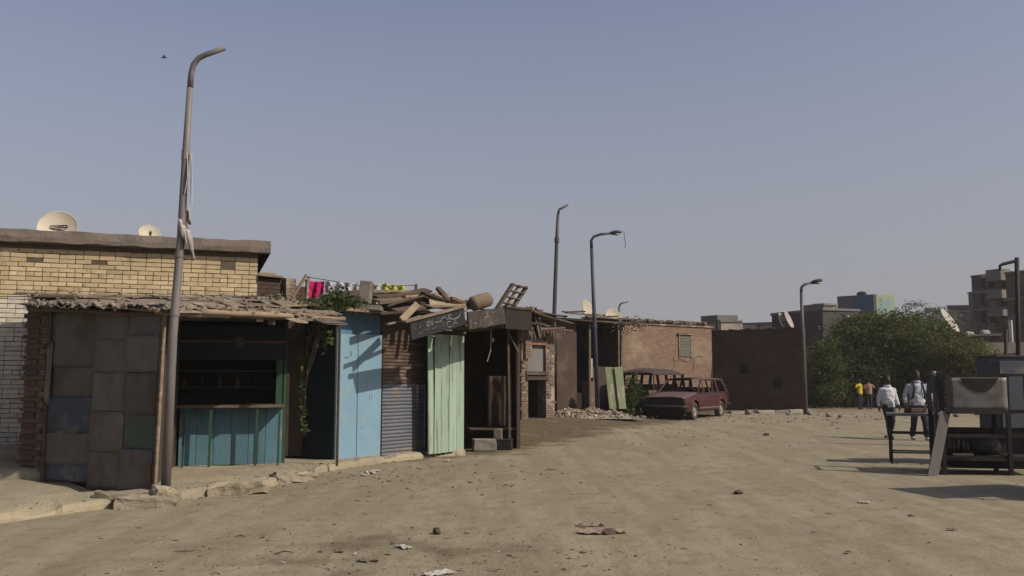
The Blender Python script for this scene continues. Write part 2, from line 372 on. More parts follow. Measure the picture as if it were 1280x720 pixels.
    soot=mat("soot_stain", (0.025, 0.02, 0.018), (0.04, 0.033, 0.029), 6, 0.9, 0.1, 20),
    steel=mat("scratched_grey_steel", (0.15, 0.147, 0.14), (0.11, 0.106, 0.10), 4, 0.45, 0.1, 20, metal=0.3, stretch=(1, 1, .3), dirt=(0.14, 0.12, 0.10), dscale=3),
    cabinet=mat("blue_grey_cabinet", (0.06, 0.072, 0.092), (0.05, 0.058, 0.075), 2.5, 0.6, 0.15, 8, metal=0.1, dirt=(0.14, 0.13, 0.125), dscale=2.5),
    glassy=mat("brown_bottle", (0.03, 0.022, 0.015), (0.025, 0.02, 0.014), 3, 0.25, 0, spec=0.5),
    stone=mat("broken_stone", (0.25, 0.205, 0.15), (0.17, 0.14, 0.10), 6, 0.95, 0.6, 20, var=0.3),
    litter=mat("pale_litter", (0.50, 0.46, 0.40), (0.36, 0.325, 0.28), 8, 0.9, 0.2, 30, var=0.25),
    cardboard=mat("dirty_cardboard", (0.23, 0.185, 0.13), (0.16, 0.125, 0.09), 6, 0.95, 0.3, 30, var=0.3),
    turd=mat("dark_clump", (0.085, 0.065, 0.045), (0.055, 0.042, 0.03), 8, 0.95, 0.6, 30, var=0.3),
    sack=mat("hessian_sack", (0.21, 0.16, 0.115), (0.15, 0.115, 0.083), 4, 0.95, 0.5, 50, var=0.2),
    dustysheet=mat('dusty_roof_sheet', (0.27, 0.22, 0.165), (0.19, 0.155, 0.115), 3, 0.95, 0.8, 16, var=0.2, dirt=(0.32, 0.275, 0.205), dscale=4, dist=0.02),
    pierbrickshade=mat('shaded_brown_brick', (0.115, 0.07, 0.045), (0.08, 0.05, 0.034), 6, 0.9, 0.5, 40, var=0.25),
    bird=mat("dark_feathers", (0.04, 0.035, 0.035), (0.03, 0.03, 0.03), 5, 0.8, 0, 5),
)

# ---------------------------------------------------------------- ground
def ground_material():
    m = bpy.data.materials.new("dusty_street"); m.use_nodes = True; nt = m.node_tree; N = nt.nodes; L = nt.links
    b = N["Principled BSDF"]; b.inputs["Roughness"].default_value = 0.95; b.inputs["Specular IOR Level"].default_value = 0.15
    tc = N.new("ShaderNodeTexCoord")
    def nse(sc, det=6, st=(1, 1, 1), rot=0.0, rg=0.62):
        mp = N.new("ShaderNodeMapping"); mp.inputs["Scale"].default_value = st; mp.inputs["Rotation"].default_value = (0, 0, rot)
        L.new(tc.outputs["Object"], mp.inputs[0])
        n = N.new("ShaderNodeTexNoise"); n.inputs["Scale"].default_value = sc; n.inputs["Detail"].default_value = det
        n.inputs["Roughness"].default_value = rg; L.new(mp.outputs[0], n.inputs["Vector"]); return n.outputs[0]
    def rmp(src, lo, hi, a=0.0, c=1.0):
        r = N.new("ShaderNodeMapRange"); r.inputs[1].default_value = lo; r.inputs[2].default_value = hi
        r.inputs[3].default_value = a; r.inputs[4].default_value = c; L.new(src, r.inputs[0]); return r.outputs[0]
    def mix(f, a, c, mode='MIX'):
        x = N.new("ShaderNodeMix"); x.data_type = 'RGBA'; x.blend_type = mode
        if isinstance(f, float): x.inputs[0].default_value = f
        else: L.new(f, x.inputs[0])
        for k, v in ((6, a), (7, c)):
            if isinstance(v, tuple): x.inputs[k].default_value = (*v, 1)
            else: L.new(v, x.inputs[k])
        return x.outputs[2]
    def mth(op, a, c):
        x = N.new("ShaderNodeMath"); x.operation = op; x.use_clamp = True
        for k, v in ((0, a), (1, c)):
            if isinstance(v, (int, float)): x.inputs[k].default_value = v
            else: L.new(v, x.inputs[k])
        return x.outputs[0]
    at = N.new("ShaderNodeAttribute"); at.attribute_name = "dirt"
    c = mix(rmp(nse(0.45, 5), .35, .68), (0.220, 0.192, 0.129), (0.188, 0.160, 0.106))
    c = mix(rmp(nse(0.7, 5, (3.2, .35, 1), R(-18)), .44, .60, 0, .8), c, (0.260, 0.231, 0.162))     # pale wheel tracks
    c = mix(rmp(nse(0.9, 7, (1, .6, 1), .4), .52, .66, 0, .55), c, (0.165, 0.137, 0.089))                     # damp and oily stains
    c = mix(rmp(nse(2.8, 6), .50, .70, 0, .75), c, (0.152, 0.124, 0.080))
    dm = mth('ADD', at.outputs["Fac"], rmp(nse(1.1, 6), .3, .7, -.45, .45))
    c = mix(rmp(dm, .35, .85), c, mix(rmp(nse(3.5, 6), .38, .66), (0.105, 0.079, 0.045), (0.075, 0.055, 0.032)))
    c = mix(rmp(nse(26, 3), .62, .70, 0, .55), c, (0.096, 0.073, 0.047))                                # dark grit
    c = mix(rmp(nse(34, 3, rot=.7), .66, .74, 0, .6), c, (0.360, 0.326, 0.240))                          # pale grit
    c = mix(rmp(nse(90, 2), .35, .7, 0, .35), c, (0.144, 0.122, 0.084))
    L.new(c, b.inputs["Base Color"])
    b1 = N.new("ShaderNodeBump"); b1.inputs["Strength"].default_value = .8; b1.inputs["Distance"].default_value = .06; L.new(nse(2.2, 8), b1.inputs["Height"])
    b2 = N.new("ShaderNodeBump"); b2.inputs["Strength"].default_value = .5; b2.inputs["Distance"].default_value = .012; L.new(nse(38, 4), b2.inputs["Height"])
    L.new(b1.outputs[0], b2.inputs["Normal"]); L.new(b2.outputs[0], b.inputs["Normal"])
    return m
def axis_coords(lo, fa, fb, hi, step):
    out = []; x = fa
    while x < fb: out.append(x); x += step
    s = step; x = fb
    while x < hi: out.append(x); s *= 1.35; x += s
    out.append(hi); s = step; x = fa; low = []
    while x > lo: s *= 1.35; x -= s; low.append(x)
    low.append(lo); return sorted(set(low)) + out
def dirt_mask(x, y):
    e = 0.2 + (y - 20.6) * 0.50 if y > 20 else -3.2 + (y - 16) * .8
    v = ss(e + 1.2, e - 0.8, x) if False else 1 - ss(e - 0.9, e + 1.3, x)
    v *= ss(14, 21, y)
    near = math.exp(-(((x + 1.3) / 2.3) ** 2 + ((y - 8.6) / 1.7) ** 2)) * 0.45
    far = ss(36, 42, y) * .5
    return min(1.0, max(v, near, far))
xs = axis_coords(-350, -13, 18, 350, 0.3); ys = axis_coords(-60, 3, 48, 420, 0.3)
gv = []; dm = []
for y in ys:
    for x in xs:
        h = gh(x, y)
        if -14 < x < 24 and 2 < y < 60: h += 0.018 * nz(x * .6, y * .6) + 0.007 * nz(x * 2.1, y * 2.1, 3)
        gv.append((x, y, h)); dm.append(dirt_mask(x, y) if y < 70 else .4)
nx = len(xs)
gf = [(j * nx + i, j * nx + i + 1, (j + 1) * nx + i + 1, (j + 1) * nx + i) for j in range(len(ys) - 1) for i in range(nx - 1)]
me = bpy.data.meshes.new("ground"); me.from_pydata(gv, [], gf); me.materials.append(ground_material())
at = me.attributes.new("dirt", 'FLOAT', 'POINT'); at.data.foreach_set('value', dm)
me.polygons.foreach_set('use_smooth', [True] * len(me.polygons))
tag(link("ground", me), None, None, kind="structure")

# ---------------------------------------------------------------- pavement in front of the stalls
M['pave'] = mat("dusty_pavement", (0.285, 0.245, 0.178), (0.225, 0.19, 0.138), 1.8, 0.95, 1.0, 14, dirt=(0.33, 0.285, 0.185), dscale=0.8, dlo=.45, dhi=.6, dist=0.03)
edge_px = [(-160, 690), (-60, 668), (0, 656), (100, 641), (160, 632), (205, 627), (262, 620), (330, 611), (388, 599), (402, 591), (440, 585), (480, 578), (540, 572), (582, 569)]
edge = [G(a, b, 0.0) for a, b in edge_px]
def edge_at(t):
    k = t * (len(edge) - 1); i = min(int(k), len(edge) - 2); return edge[i].lerp(edge[i + 1], k - i)
HOL = G(95, 612, .1)
def pave_h(x, y): return 0.125 + 0.025 * nz(x * .9, y * .9, 9) + .008 * nz(x * 2.7, y * 2.7, 4) - .14 * math.exp(-(((x - HOL.x) / .55) ** 2 + ((y - HOL.y - .2) / .4) ** 2))
mb = MB()
inw = Vector((-0.55, 0.83, 0))
def pave_fn(u, v):
    e = edge_at(u); w = [0, 0.012, .03, .08, .3, .6, 1.0, 1.6, 2.4, 3.2, 4.2, 5.5][int(round(v * 11))]
    jag = 0.035 * nz(u * 90, 1) + 0.05 * nz(u * 30, 5) + .02 * nz(u * 210, 2)
    p = e + inw * (w + jag)
    brk = ss(.15, .45, nz(u * 23, 7.7)) * .6
    hgt = pave_h(p.x, p.y) * min(1, [0, .45, .8, .95, 1][min(4, int(round(v * 11)))] + 0) * (1 - brk * (1 - ss(0, .5, w)))
    return Vector((p.x, p.y, hgt - (0.06 if v == 0 else 0) + 0.01 * nz(p.x * 4, p.y * 4)))
mb.grid(pave_fn, 160, 11)
tag(mb.build("pavement", M['pave'], smooth=False), None, None, kind="structure")

def kerb_chunk(p, size, rz, tilt, label):
    mb = MB(); bmv = bmesh.new(); bmesh.ops.create_cube(bmv, size=1.0)
    bmesh.ops.subdivide_edges(bmv, edges=bmv.edges, cuts=7, use_grid_fill=True)
    for v in bmv.verts:
        q = Vector((v.co.x * size[0], v.co.y * size[1], v.co.z * size[2])); w = q * 6 + Vector((p[0] * 9, p[1] * 9, 0))
        off = Vector((nz(w.x, w.y, w.z), nz(w.x + 40, w.y, w.z), nz(w.x, w.y + 40, w.z))) * .045 + Vector((nz(w.x * 3, w.y * 3, w.z * 3), nz(w.x * 3 + 9, w.y * 3, w.z * 3), nz(w.x * 3, w.y * 3 + 9, w.z * 3))) * .014
        v.co = q + off + Vector((0, 0, size[2] * .42))
    me = bpy.data.meshes.new("kerb_stone"); bmv.to_mesh(me); bmv.free(); me.materials.append(M['pave'])
    o = link("kerb_stone", me); o.location = p; o.rotation_euler = (tilt[0], tilt[1], rz)
    tag(o, label, "kerb stone", "broken kerb stones"); return o
kerb_chunk(G(298, 617, 0.0), (0.82, .30, .17), R(26), (R(6), R(-5)), "long broken kerb slab tipped towards the street before the blue counter")
kerb_chunk(G(365, 603, 0.0), (0.62, .26, .15), R(33), (R(-5), R(7)), "broken kerb slab beside the dark block near the blue stall")
kerb_chunk(G(345, 606, 0.0), (0.18, .2, .14), R(60), (R(9), R(7)), "small square kerb lump wedged between two broken slabs")
kerb_chunk(G(182, 634, 0.0), (0.75, .28, .13), R(20), (R(4), R(3)), "flat broken kerb slab below the patchwork sheet panel")
kerb_chunk(G(203, 622, 0.05), (0.30, .22, .13), R(50), (R(14), R(9)), "crumbled kerb corner at the foot of the bent lamp post")
kerb_chunk(G(146, 623, 0.10), (0.5, .25, .07), R(10), (R(2), R(8)), "thin cracked paving flag lying under the patchwork panel")

# concrete steps at the foot of the brick house
def concrete_step(pa, pb, depth, z1, label):
    F = Frame(pa, pb, 0.0); t = MB()
    def fn(u, v):
        k = int(round(v * 4)); y, z = [(-.05, 0), (0, z1 * .9), (.06, z1), (depth * .6, z1 + .02), (depth, z1 + .01)][k]
        x = u * F.L; j = .04 * nz(x * 3, k, 4); return Vector((x, y + j, z + .02 * nz(x * 2, k)))
    t.grid(fn, 24, 4)
    o = t.build("concrete_step", M['pave'], solid=0.05); o.location = F.o; o.rotation_euler = (0, 0, F.a)
    return tag(o, label, "step", "concrete steps by the brick house")
concrete_step((-10.6, 12.9), (-6.75, 13.25), 1.0, .26, "low worn concrete step running past the brick pier")
concrete_step((-11.4, 13.9), (-7.5, 14.55), 1.5, .44, "upper concrete ledge against the foot of the yellow brick wall")

# ---------------------------------------------------------------- yellow brick house
FH = Frame((-8.95, 15.5), (-4.86, 16.94), 0.0)
xr = FH.hit(322, 340)[0]; zt = FH.hit(0, 303)[1]; zs = FH.hit(0, 286)[1]
house = fthing("brick_house", FH, "yellow brick house with grey slab roof and two satellite dishes", "house")
XL = -4.5
wall = MB().b2(XL, xr, 0.0, 6.5, 0.0, zt).build("wall", M['mortar'], house)
bl, bh, jt = 0.262, 0.083, 0.012
variants = {}
for key, L_ in (('s', bl - jt), ('h', bl / 2 - jt)):
    for mm in ('ybrick', 'wbrick'):
        variants[key, mm] = [MB().box((0, 0, 0), (L_, .05, bh - jt), None, .004).mesh("brick", M[mm]) for _ in range(4)]
stuff = {'ybrick': MB(), 'wbrick': MB()}; nvis = 0; row = 0; z = 0.10
while z + bh < zt:
    x = XL - rnd(0, bl) ; off = (row % 2) * bl / 2
    x = XL + off
    first = True
    while x < xr - .02:
        half = (row % 7 == 5) or random.random() < .05
        L_ = bl / 2 if half else bl
        if x + L_ > xr: L_ = xr - x
        key = 'h' if L_ < bl * .75 else 's'
        cx = x + L_ / 2; cz = z + bh / 2
        p = FH.world(cx, 0, cz); px, py = proj(p)
        white = py > 372 + 14 * nz(px * .05, py * .05) and px < 60 or (random.random() < .04 and py > 365)
        mm = 'wbrick' if white else 'ybrick'
        hole = any(abs(px - hx) < 9 and abs(py - hy) < 3.2 for hx, hy in ((118, 326), (50, 323), (285, 332), (222, 318)))
        y = -0.012 + rnd(-.006, .005)
        if L_ > .06 and not hole:
            vis = px > -12 and (py < 386 or px < 50)
            if vis and nvis < 300:
                o = piece("brick", random.choice(variants[key, mm]), house, (cx, y + .025, cz), (rnd(-.01, .01), rnd(-.006, .006), rnd(-.012, .012)), (L_ / (bl if key == 's' else bl / 2), 1, 1)); nvis += 1
            elif py < 600 or px < 0:
                stuff[mm].box((cx, y + .025, cz), (L_ - jt, .05, bh - jt), None, .004)
        x += L_
    z += bh * 1.0; row += 1
for k in stuff:
    if stuff[k].v: tag(stuff[k].build("brickwork", M[k], house), None, None, kind="stuff")
rs = MB()
def slab_edge(u, v):
    x = XL - .3 + u * (xr + .22 - XL + .3)
    y, z = [(-.02, zt), (-.16, zt + .015), (-.17, zt + .10), (-.15, zs - .01), (.1, zs + .01), (6.6, zs + .05), (6.6, zt)][int(round(v * 6))]
    k = nz(x * 2.3, v * 9); return Vector((x, y + .03 * k * (y < 1), z + .022 * nz(x * 3.1, v * 5, 2)))
rs.grid(slab_edge, 90, 6)
n6 = 91
rs.add([rs.v[j * n6 + 90] for j in range(7)], [(0, 1, 2, 3, 4, 5, 6)])
rs.build("roof_slab", M['slab'], house)

def dish(loc, rz, el, rad, label, group, m='dish', name="satellite_dish", logo=False, mast=0.5, detail=True):
    t = thing(name, loc, rz, label, "satellite dish", group)
    d = MB(); prof = [(0.001, 0)] + [(rad * k / 8, 0.30 * rad * (k / 8) ** 2) for k in range(1, 9)] + [(rad * 1.02, .30 * rad + .01), (rad * 1.0, .30 * rad - .012)]
    # dish opens towards local -y, raised by el
    mt = Matrix.Translation((0, 0, mast)) @ Matrix.Rotation(math.pi / 2 - el, 4, 'X')
    d.lathe(prof, 28, mt); r = d.build("reflector", M[m], t, smooth=True, solid=0.008)
    MB().tube([(0, .03, -.02), (0, .03, mast - .04), mt @ Vector((0, 0, -.01))], [.022, .022, .03], 8).build("mast", M['dark'], t)
    if detail:
        tip = mt @ Vector((0, -rad * .1, rad * .95)); low = mt @ Vector((0, -rad * .98, rad * .28))
        MB().tube([low, tip], .013, 6).build("feed_arm", M['dark'], t)
        MB().tube([tip, tip + (mt.to_3x3() @ Vector((0, 0, -.11)))], [.032, .024], 8).build("receiver", M['litter'], t)
    if logo:
        lg = MB()
        for pts in ([(-.15, .02), (.16, .06), (.14, .10), (-.14, .07), (-.15, .02)], [(-.12, .01), (.10, .0), (.15, .05)], [(-.02, .05), (.02, .085)], [(.04, .055), (.08, .09)]):
            pp = []
            for a, b in pts:
                rr = math.hypot(a, b); pp.append(mt @ Vector((a, b, 0.30 * rad * (rr / rad) ** 2 + .008)))
            lg.tube(pp, .008, 4)
        lg.build("emblem", M['dark'], t)
    return t
pd = FH.world(*( [FH.hit(73, 286, .5)[0], .5, zs] ))
dish((pd.x, pd.y, zs), R(16), R(24), .34, "cream round dish with a small dark emblem on the brick house roof", None, logo=True, mast=.10, detail=False)
pd = FH.world(FH.hit(186, 292, .8)[0], .8, zs)
dish((pd.x, pd.y, zs), R(35), R(28), .20, "small plain round dish on the brick house roof near the lamp post", None, mast=.13)

# ---------------------------------------------------------------- patchwork sheet metal shed
PA = G(52, 601, .13); PB = G(191, 609, .13)
FS = Frame((PA.x, PA.y), (PB.x, PB.y), 0.10)
shed = fthing("patchwork_shed", FS, "shed front patched from grey sheet metal beside the bent lamp post", "shed")
L_ = FS.L; ztop = FS.hit(120, 384)[1]
sh_m = ['sheet'] * 7 + ['sheetblue', 'sheet', 'sheetgreen']
def bent_sheet(x0, x1, z0, z1, y, bow, name="sheet", m='sheet', lean=0.0, seed=0):
    b = MB()
    def fn(u, v):
        x = lerp(x0, x1, u); z = lerp(z0, z1, v)
        e = .012 * nz(v * 4 + seed, 3) if u in (0, 1) else 0
        return Vector((x + e + lean * z, y + bow * math.sin(math.pi * u) * .5 + .016 * nz(x * 2.2, z * 2.2, seed) + .008 * nz(x * 7, z * 7, seed), z + .014 * nz(u * 5 + seed, v, 8)))
    b.grid(fn, 8, 8)
    return b.build(name, M[m], shed, smooth=True, solid=.006)
colsx = [0.02, L_ * .44, L_ * .73, L_ * 1.0]
rows = [[0.06, .30, .75, 1.22, 1.70, ztop - .02], [-.02, .50, 1.02, 1.62, 2.08, ztop - .03], [-.03, .52, 1.02, 1.62, 2.1, ztop - .02]]
sd = 0
for c in range(3):
    for r in range(5):
        if c == 0 and r == 0: m = 'sheetblue'
        elif c == 2 and r == 1: m = 'sheetgreen'
        elif c == 0 and r == 2: m = 'sheetblue'
        else: m = 'sheet'
        sd += 1
        bent_sheet(colsx[c] - .015, colsx[c + 1] + .015, rows[c][r] - .02, rows[c][r + 1] + .02, -.012 * ((r + c) % 3) - .02 * c, rnd(-.02, .03), m=m, lean=.02, seed=sd * 3.3)
MB().beam((L_ + .02, .0, -.05), (L_ + .07, .0, ztop), .05, .06, jit=.006).build("edge_post", M['wood'], shed)
MB().beam((.02, .0, -.1), (.05, -.01, ztop), .05, .06, jit=.006).build("edge_post", M['darkwood'], shed)
MB().beam((0, .05, ztop - .05), (L_ + .06, .05, ztop - .04), .06, .07, jit=.005).build("top_rail", M['darkwood'], shed)
# folded loose edge of the first sheet
fb = MB(); fb.grid(lambda u, v: Vector((.02 + .10 * u, -.03 - .07 * math.sin(u * 3) * (1 - v), lerp(1.35, 2.05, v) - .25 * u * (1 - v))), 5, 8); fb.build("folded_corner", M['sheet'], shed, smooth=True, solid=.005)
# side and back walls so that the shed is closed
bk = FS.loc((FH.world(FH.hit(60, 450)[0], -.05, 0))); 
MB().b2(.0, .06, .02, 2.2, -.05, ztop - .05).build("side_wall", M['darkwood'], shed)
ke = FS.loc(G(219, 584, .12)); MB().beam((L_ - .03, .06, ztop / 2), (ke.x - .12, ke.y + .1, ztop / 2), ztop - .1, .05, roll=math.pi / 2).build("side_wall", M['darkwood'], shed)
lo = MB(); lo.beam((L_ * .42, -.1, -.04), (L_ * .98, -.11, -.09), .03, .012, roll=.3); lo.build("loose_strip", M['steel'], shed)

# brick pier
FP = Frame((W(29, 480, 13.55).x, 13.55), (W(57, 480, 13.2).x, 13.2), 0.14)
pier = fthing("brick_pier", FP, "rough red brick pier at the left end of the patchwork shed", "pier")
pw = FP.L; ph = FP.hit(43, 377)[1]
MB().b2(.02, pw - .03, .02, .42, -.05, ph).build("core", M['mortar'], pier)
bricks_p = [MB().box((0, 0, 0), (.235, .12, .066), None, .012).mesh("brick", M['pierbrickshade']) for _ in range(4)]  # front bricks coloured darker for the shaded face
bricks_lit_end = [MB().box((0, 0, 0), (.235, .12, .066), None, .016).mesh("brick", M['hutbrick']) for _ in range(3)]  # right-end bricks coloured lighter where sunlight falls
k = 0; z = 0.02
while z < ph - .05:
    out = rnd(-.015, .03)
    if k % 2:
        piece("brick", random.choice(bricks_p), pier, (pw * .30, .06, z + .035), (0, 0, rnd(-.05, .05)), (pw * .55 / .235, 1, 1))
        piece("brick", random.choice(bricks_lit_end), pier, (pw * .80 + out, .07, z + .035), (0, 0, rnd(-.08, .08)), (.62, 1, 1))
    else:
        piece("brick", random.choice(bricks_p), pier, (pw * .42 + out * .4, .06, z + .035), (0, 0, rnd(-.05, .05)), (pw * .95 / .235, 1, 1))
    z += .079; k += 1

# ---------------------------------------------------------------- turquoise kiosk with counter
CA = G(222, 583, .12); CB = G(352, 580, .12)
FK = Frame((CA.x, CA.y), (CB.x, CB.y), 0.11)
kiosk = fthing("snack_kiosk", FK, "open turquoise kiosk with a counter and dark interior under the board awning", "kiosk")
KL = FK.L; zc = FK.hit(290, 509)[1]
zf0 = FK.hit(290, 450)[1]; zf1 = FK.hit(290, 411)[1]
npan = 6
for i in range(npan):
    a, b = lerp(0, KL, i / npan), lerp(0, KL, (i + 1) / npan)
    MB().b2(a + .004, b - .004, rnd(-.006, .004), .03, .02, zc - .02).build("counter_panel", M['teal'], kiosk)
MB().b2(-.05, KL + .02, -.34, .40, zc, zc + .045, .006).build("counter_top", M['darkwood'], kiosk, bevel=.006)
for px in (229, 262, 320, 348):
    x = FK.hit(px, 545, -.3)[0]
    MB().beam((x, -.3, -.02), (x + .01, -.3, zc), .035, .035).build("counter_leg", M['kgreen'], kiosk)
xl = -.62
MB().b2(xl, KL + .02, -.02, .04, zf0, zf1 + .05).build("fascia", M['darkblue'], kiosk)
MB().b2(xl, KL + .02, -.035, -.02, zf0 + .30, zf0 + .34).build("fascia_trim", M['darkwood'], kiosk)
em = MB(); em.lathe([(.001, 0), (.11, 0), (.12, .006), (.12, .015)], 20, Matrix.Translation((KL * .55, -.05, (zf0 + zf1) / 2 + .02)) @ Matrix.Rotation(math.pi / 2, 4, 'X')); em.build("round_emblem", M['signb'], kiosk)
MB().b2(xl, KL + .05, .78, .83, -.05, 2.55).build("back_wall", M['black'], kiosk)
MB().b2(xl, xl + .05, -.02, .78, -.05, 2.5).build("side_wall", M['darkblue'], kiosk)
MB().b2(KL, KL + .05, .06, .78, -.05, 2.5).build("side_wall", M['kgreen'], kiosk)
for zz in (zc + .32, zc + .62):
    MB().b2(xl + .1, KL - .05, .5, .77, zz, zz + .025).build("shelf", M['kgreen'], kiosk)
MB().b2(KL - .13, KL - .02, -.015, .02, zc + .05, zf0).build("green_jamb", M['kgreen'], kiosk)
MB().b2(xl + .02, -.04, .0, .03, .02, zc).build("door_leaf", M['kgreen'], kiosk)
# goods on the shelves and counter
for i in range(7):
    b = MB(); hgt = rnd(.12, .22); rr = rnd(.035, .05)
    b.lathe([(0.001, 0), (rr, 0), (rr, hgt * .65), (rr * .4, hgt * .85), (rr * .4, hgt), (0.001, hgt)], 10)
    o = b.build("jar", M[['kgreen', 'darkwood', 'darkblue'][i % 3]], smooth=False)
    o.location = FK.world(lerp(xl + .3, KL - .2, i / 6), .62, 0) + Vector((0, 0, (zc + .345)))
    tag(o, "dark jar standing on the shelf inside the turquoise kiosk", "jar", "jars on the kiosk shelf")

# ---------------------------------------------------------------- board awning over shed and kiosk
A0, A1, A2 = W(36, 384, 12.75), W(203, 391, 12.25), W(428, 401, 15.6)
B0, B1, B2 = W(34, 366, 15.3), W(203, 369, 16.15), W(350, 370, 17.0)
def aw(s, t):
    if s < .42: f = A0.lerp(A1, s / .42); b = B0.lerp(B1, s / .42)
    else: f = A1.lerp(A2, (s - .42) / .58); b = B1.lerp(B2, (s - .42) / .58)
    return f.lerp(b, t)
awn = thing("board_awning", (A1.x, A1.y, 0), 0, "ragged awning of dusty boards and logs over the patchwork shed and kiosk", "awning")
o0 = Vector((A1.x, A1.y, 0))
mb = MB(); mb.grid(lambda u, v: aw(u, v * .97 + .015) - o0 + Vector((0, 0, .02 * nz(u * 9, v * 4) - .02)), 30, 10); mb.build("deck", M['dustysheet'], awn, solid=.03)
for i in range(46):
    s = rnd(.02, .97); t = rnd(.0, .9) ** 1.4; p = aw(s, t) - o0; d = (aw(min(1, s + .03), t) - aw(max(0, s - .03), t)).normalized()
    d = (Matrix.Rotation(rnd(-.25, .25) + (1.35 if random.random() < .3 else 0), 3, 'Z') @ d); ln = rnd(.35, 1.1)
    nn = (aw(min(1, s + .03), t) - aw(max(0, s - .03), t)).cross(aw(s, min(1, t + .05)) - aw(s, max(0, t - .05))).normalized()
    d = (d - nn * d.dot(nn)).normalized(); lift = nn * rnd(.012, .05)
    MB().beam(p - d * ln / 2 + lift, p + d * ln / 2 + lift + nn * rnd(-.02, .03), rnd(.16, .5), rnd(.010, .02), roll=rnd(-.05, .05), up=nn, jit=.02).build("board", M[random.choice(['wood', 'dustysheet', 'dustysheet', 'log', 'darkwood'])], awn)
def ragged(s0, s1, m, zoff, out, name="board"):
    b = MB()
    def fn(u, v):
        p = aw(lerp(s0, s1, u), 0) - o0; q = aw(lerp(s0, s1, u), .3) - o0; d = (p - q); d.z = 0; d.normalize()
        k = out * (1 + .9 * nz(u * 7 + s0 * 30, s1)) * (1 - v); return p + d * k + (q - p) * v * .5 + Vector((0, 0, zoff + .05 * nz(u * 5, v * 2, s0 * 9) - .06 * (1 - v) * max(0, nz(u * 8, s0 * 20))))
    b.grid(fn, 18, 4); b.build(name, M[m], awn, solid=.018)
for k in range(11):
    s = k * .04; ragged(max(.005, s - .01), s + rnd(.06, .09), random.choice(['dustysheet', 'wood', 'dustysheet', 'slab']), .03 + .018 * (k % 3), rnd(.08, .26), "ragged_sheet")
def log(s0, s1, r, zoff, out=.05, m='log'):
    pts = []
    for k in range(9):
        s = lerp(s0, s1, k / 8); p = aw(s, 0) - o0; q = aw(s, .3) - o0; d = p - q; d.z = 0; d.normalize()
        pts.append(p + d * out + Vector((0, 0, zoff + .02 * nz(s * 30, r * 50))))
    MB().tube(pts, [r * (1 + .22 * nz(k * 1.7, s0 * 40)) for k in range(9)], 9, flat=.8).build("log", M[m], awn, smooth=True)
log(.40, .60, .05, .0); log(.52, .80, .055, .03, .09); log(.66, .90, .045, .07, -.05); log(.80, 1.0, .05, .03, .03); log(.86, .99, .05, .12, -.08, 'wood'); log(.0, .42, .045, -.02, -.05, 'darkwood')
for k in range(9):
    s = .42 + k * .062; ragged(s, min(.995, s + rnd(.06, .10)), random.choice(['dustysheet', 'wood', 'log', 'dustysheet']), .05 + .02 * (k % 3), rnd(.03, .16), 'ragged_board')
MB().b2(-.05, .05, -.03, .03, 0, .12).build("hanging_block", M['wood'], awn).location = aw(.74, 0.01) - o0 + Vector((0, 0, -.12))
# support posts
for s in (.995,):
    p = aw(s, .02) - o0; MB().beam((p.x, p.y, .1), (p.x, p.y, p.z), .04, .04).build("post", M['darkwood'], awn)
for i in range(46):
    s = rnd(0, 1); t = rnd(.05, .95); p = aw(s, t)
dustm = MB()
for i in range(260):
    p = aw(rnd(0, 1), rnd(.05, 1) ** .8) - o0; dustm.stone(p + Vector((0, 0, .03)), rnd(.01, .045) * rnd(.6, 1.2), .4)
tag(dustm.build("rubble_crumbs", M['dustysheet'], awn), None, None, kind="stuff")

# ---------------------------------------------------------------- leaf helper and vines
def leaves(mb, pts_fn, n, size, flatz=0.6):
    for _ in range(n):
        c = pts_fn(); s = size * rnd(.6, 1.3)
        a = Vector((rnd(-1, 1), rnd(-1, 1), rnd(-1, 1) * flatz)).normalized(); b = a.cross(Vector((rnd(-1, 1), rnd(-1, 1), rnd(-1, 1)))).normalized()
        mb.add([c - a * s * .5, c + b * s * .28, c + a * s * .5, c - b * s * .28], [(0, 1, 2, 3)])
def gauss(c, sx, sy, sz): return Vector((random.gauss(c[0], sx), random.gauss(c[1], sy), random.gauss(c[2], sz)))
def plant(name, base, blobs, n, size, label, cat, m, group=None, stems=4):
    t = thing(name, base, 0, label, cat, group); b = MB(); sb = MB(); base = Vector(base)
    for c, r in blobs:
        c = Vector(c) - base
        leaves(b, lambda: gauss(c, *r), n, size)
    tag(b.build("foliage", M[m], t), None, None)
    for i in range(stems):
        c = Vector(random.choice(blobs)[0]) - base
        mid = c * .5 + Vector((rnd(-.1, .1), rnd(-.1, .1), 0)); sb.tube([Vector((rnd(-.04, .04), 0, 0)), mid, c], [.02, .016, .006], 5)
    if stems: sb.build("stem", M['bark'], t)
    return t
vb = [(W(px, py, Y), (rx, .22, rz)) for px, py, Y, rx, rz in ((336, 380, 16.7, .16, .07), (352, 380, 16.6, .2, .05), (372, 383, 16.5, .22, .05), (395, 384, 16.5, .2, .06), (414, 376, 16.7, .13, .085), (425, 374, 16.8, .12, .10), (435, 379, 16.8, .11, .08), (404, 383, 16.4, .2, .05), (447, 381, 16.9, .08, .06))]
plant("roof_vine", W(405, 390, 16.7), vb, 300, .08, "leafy green vine sprawling on the roof beside the blue stall", "vine", 'leaf')
vb = [(W(px, py, 15.75), (.08, .06, .07)) for px, py in ((398, 408), (405, 420), (392, 415), (408, 430))] + [(W(px, py, 15.9), (.03, .04, .06)) for px, py in ((378, 487), (379, 500), (380, 512), (378, 525), (381, 538), (379, 470), (380, 455), (383, 440))]
plant("hanging_vine", W(400, 402, 15.8), vb, 20, .10, "thin vine with pale leaves hanging in the dark gap beside the kiosk", "vine", 'leaf', stems=9)

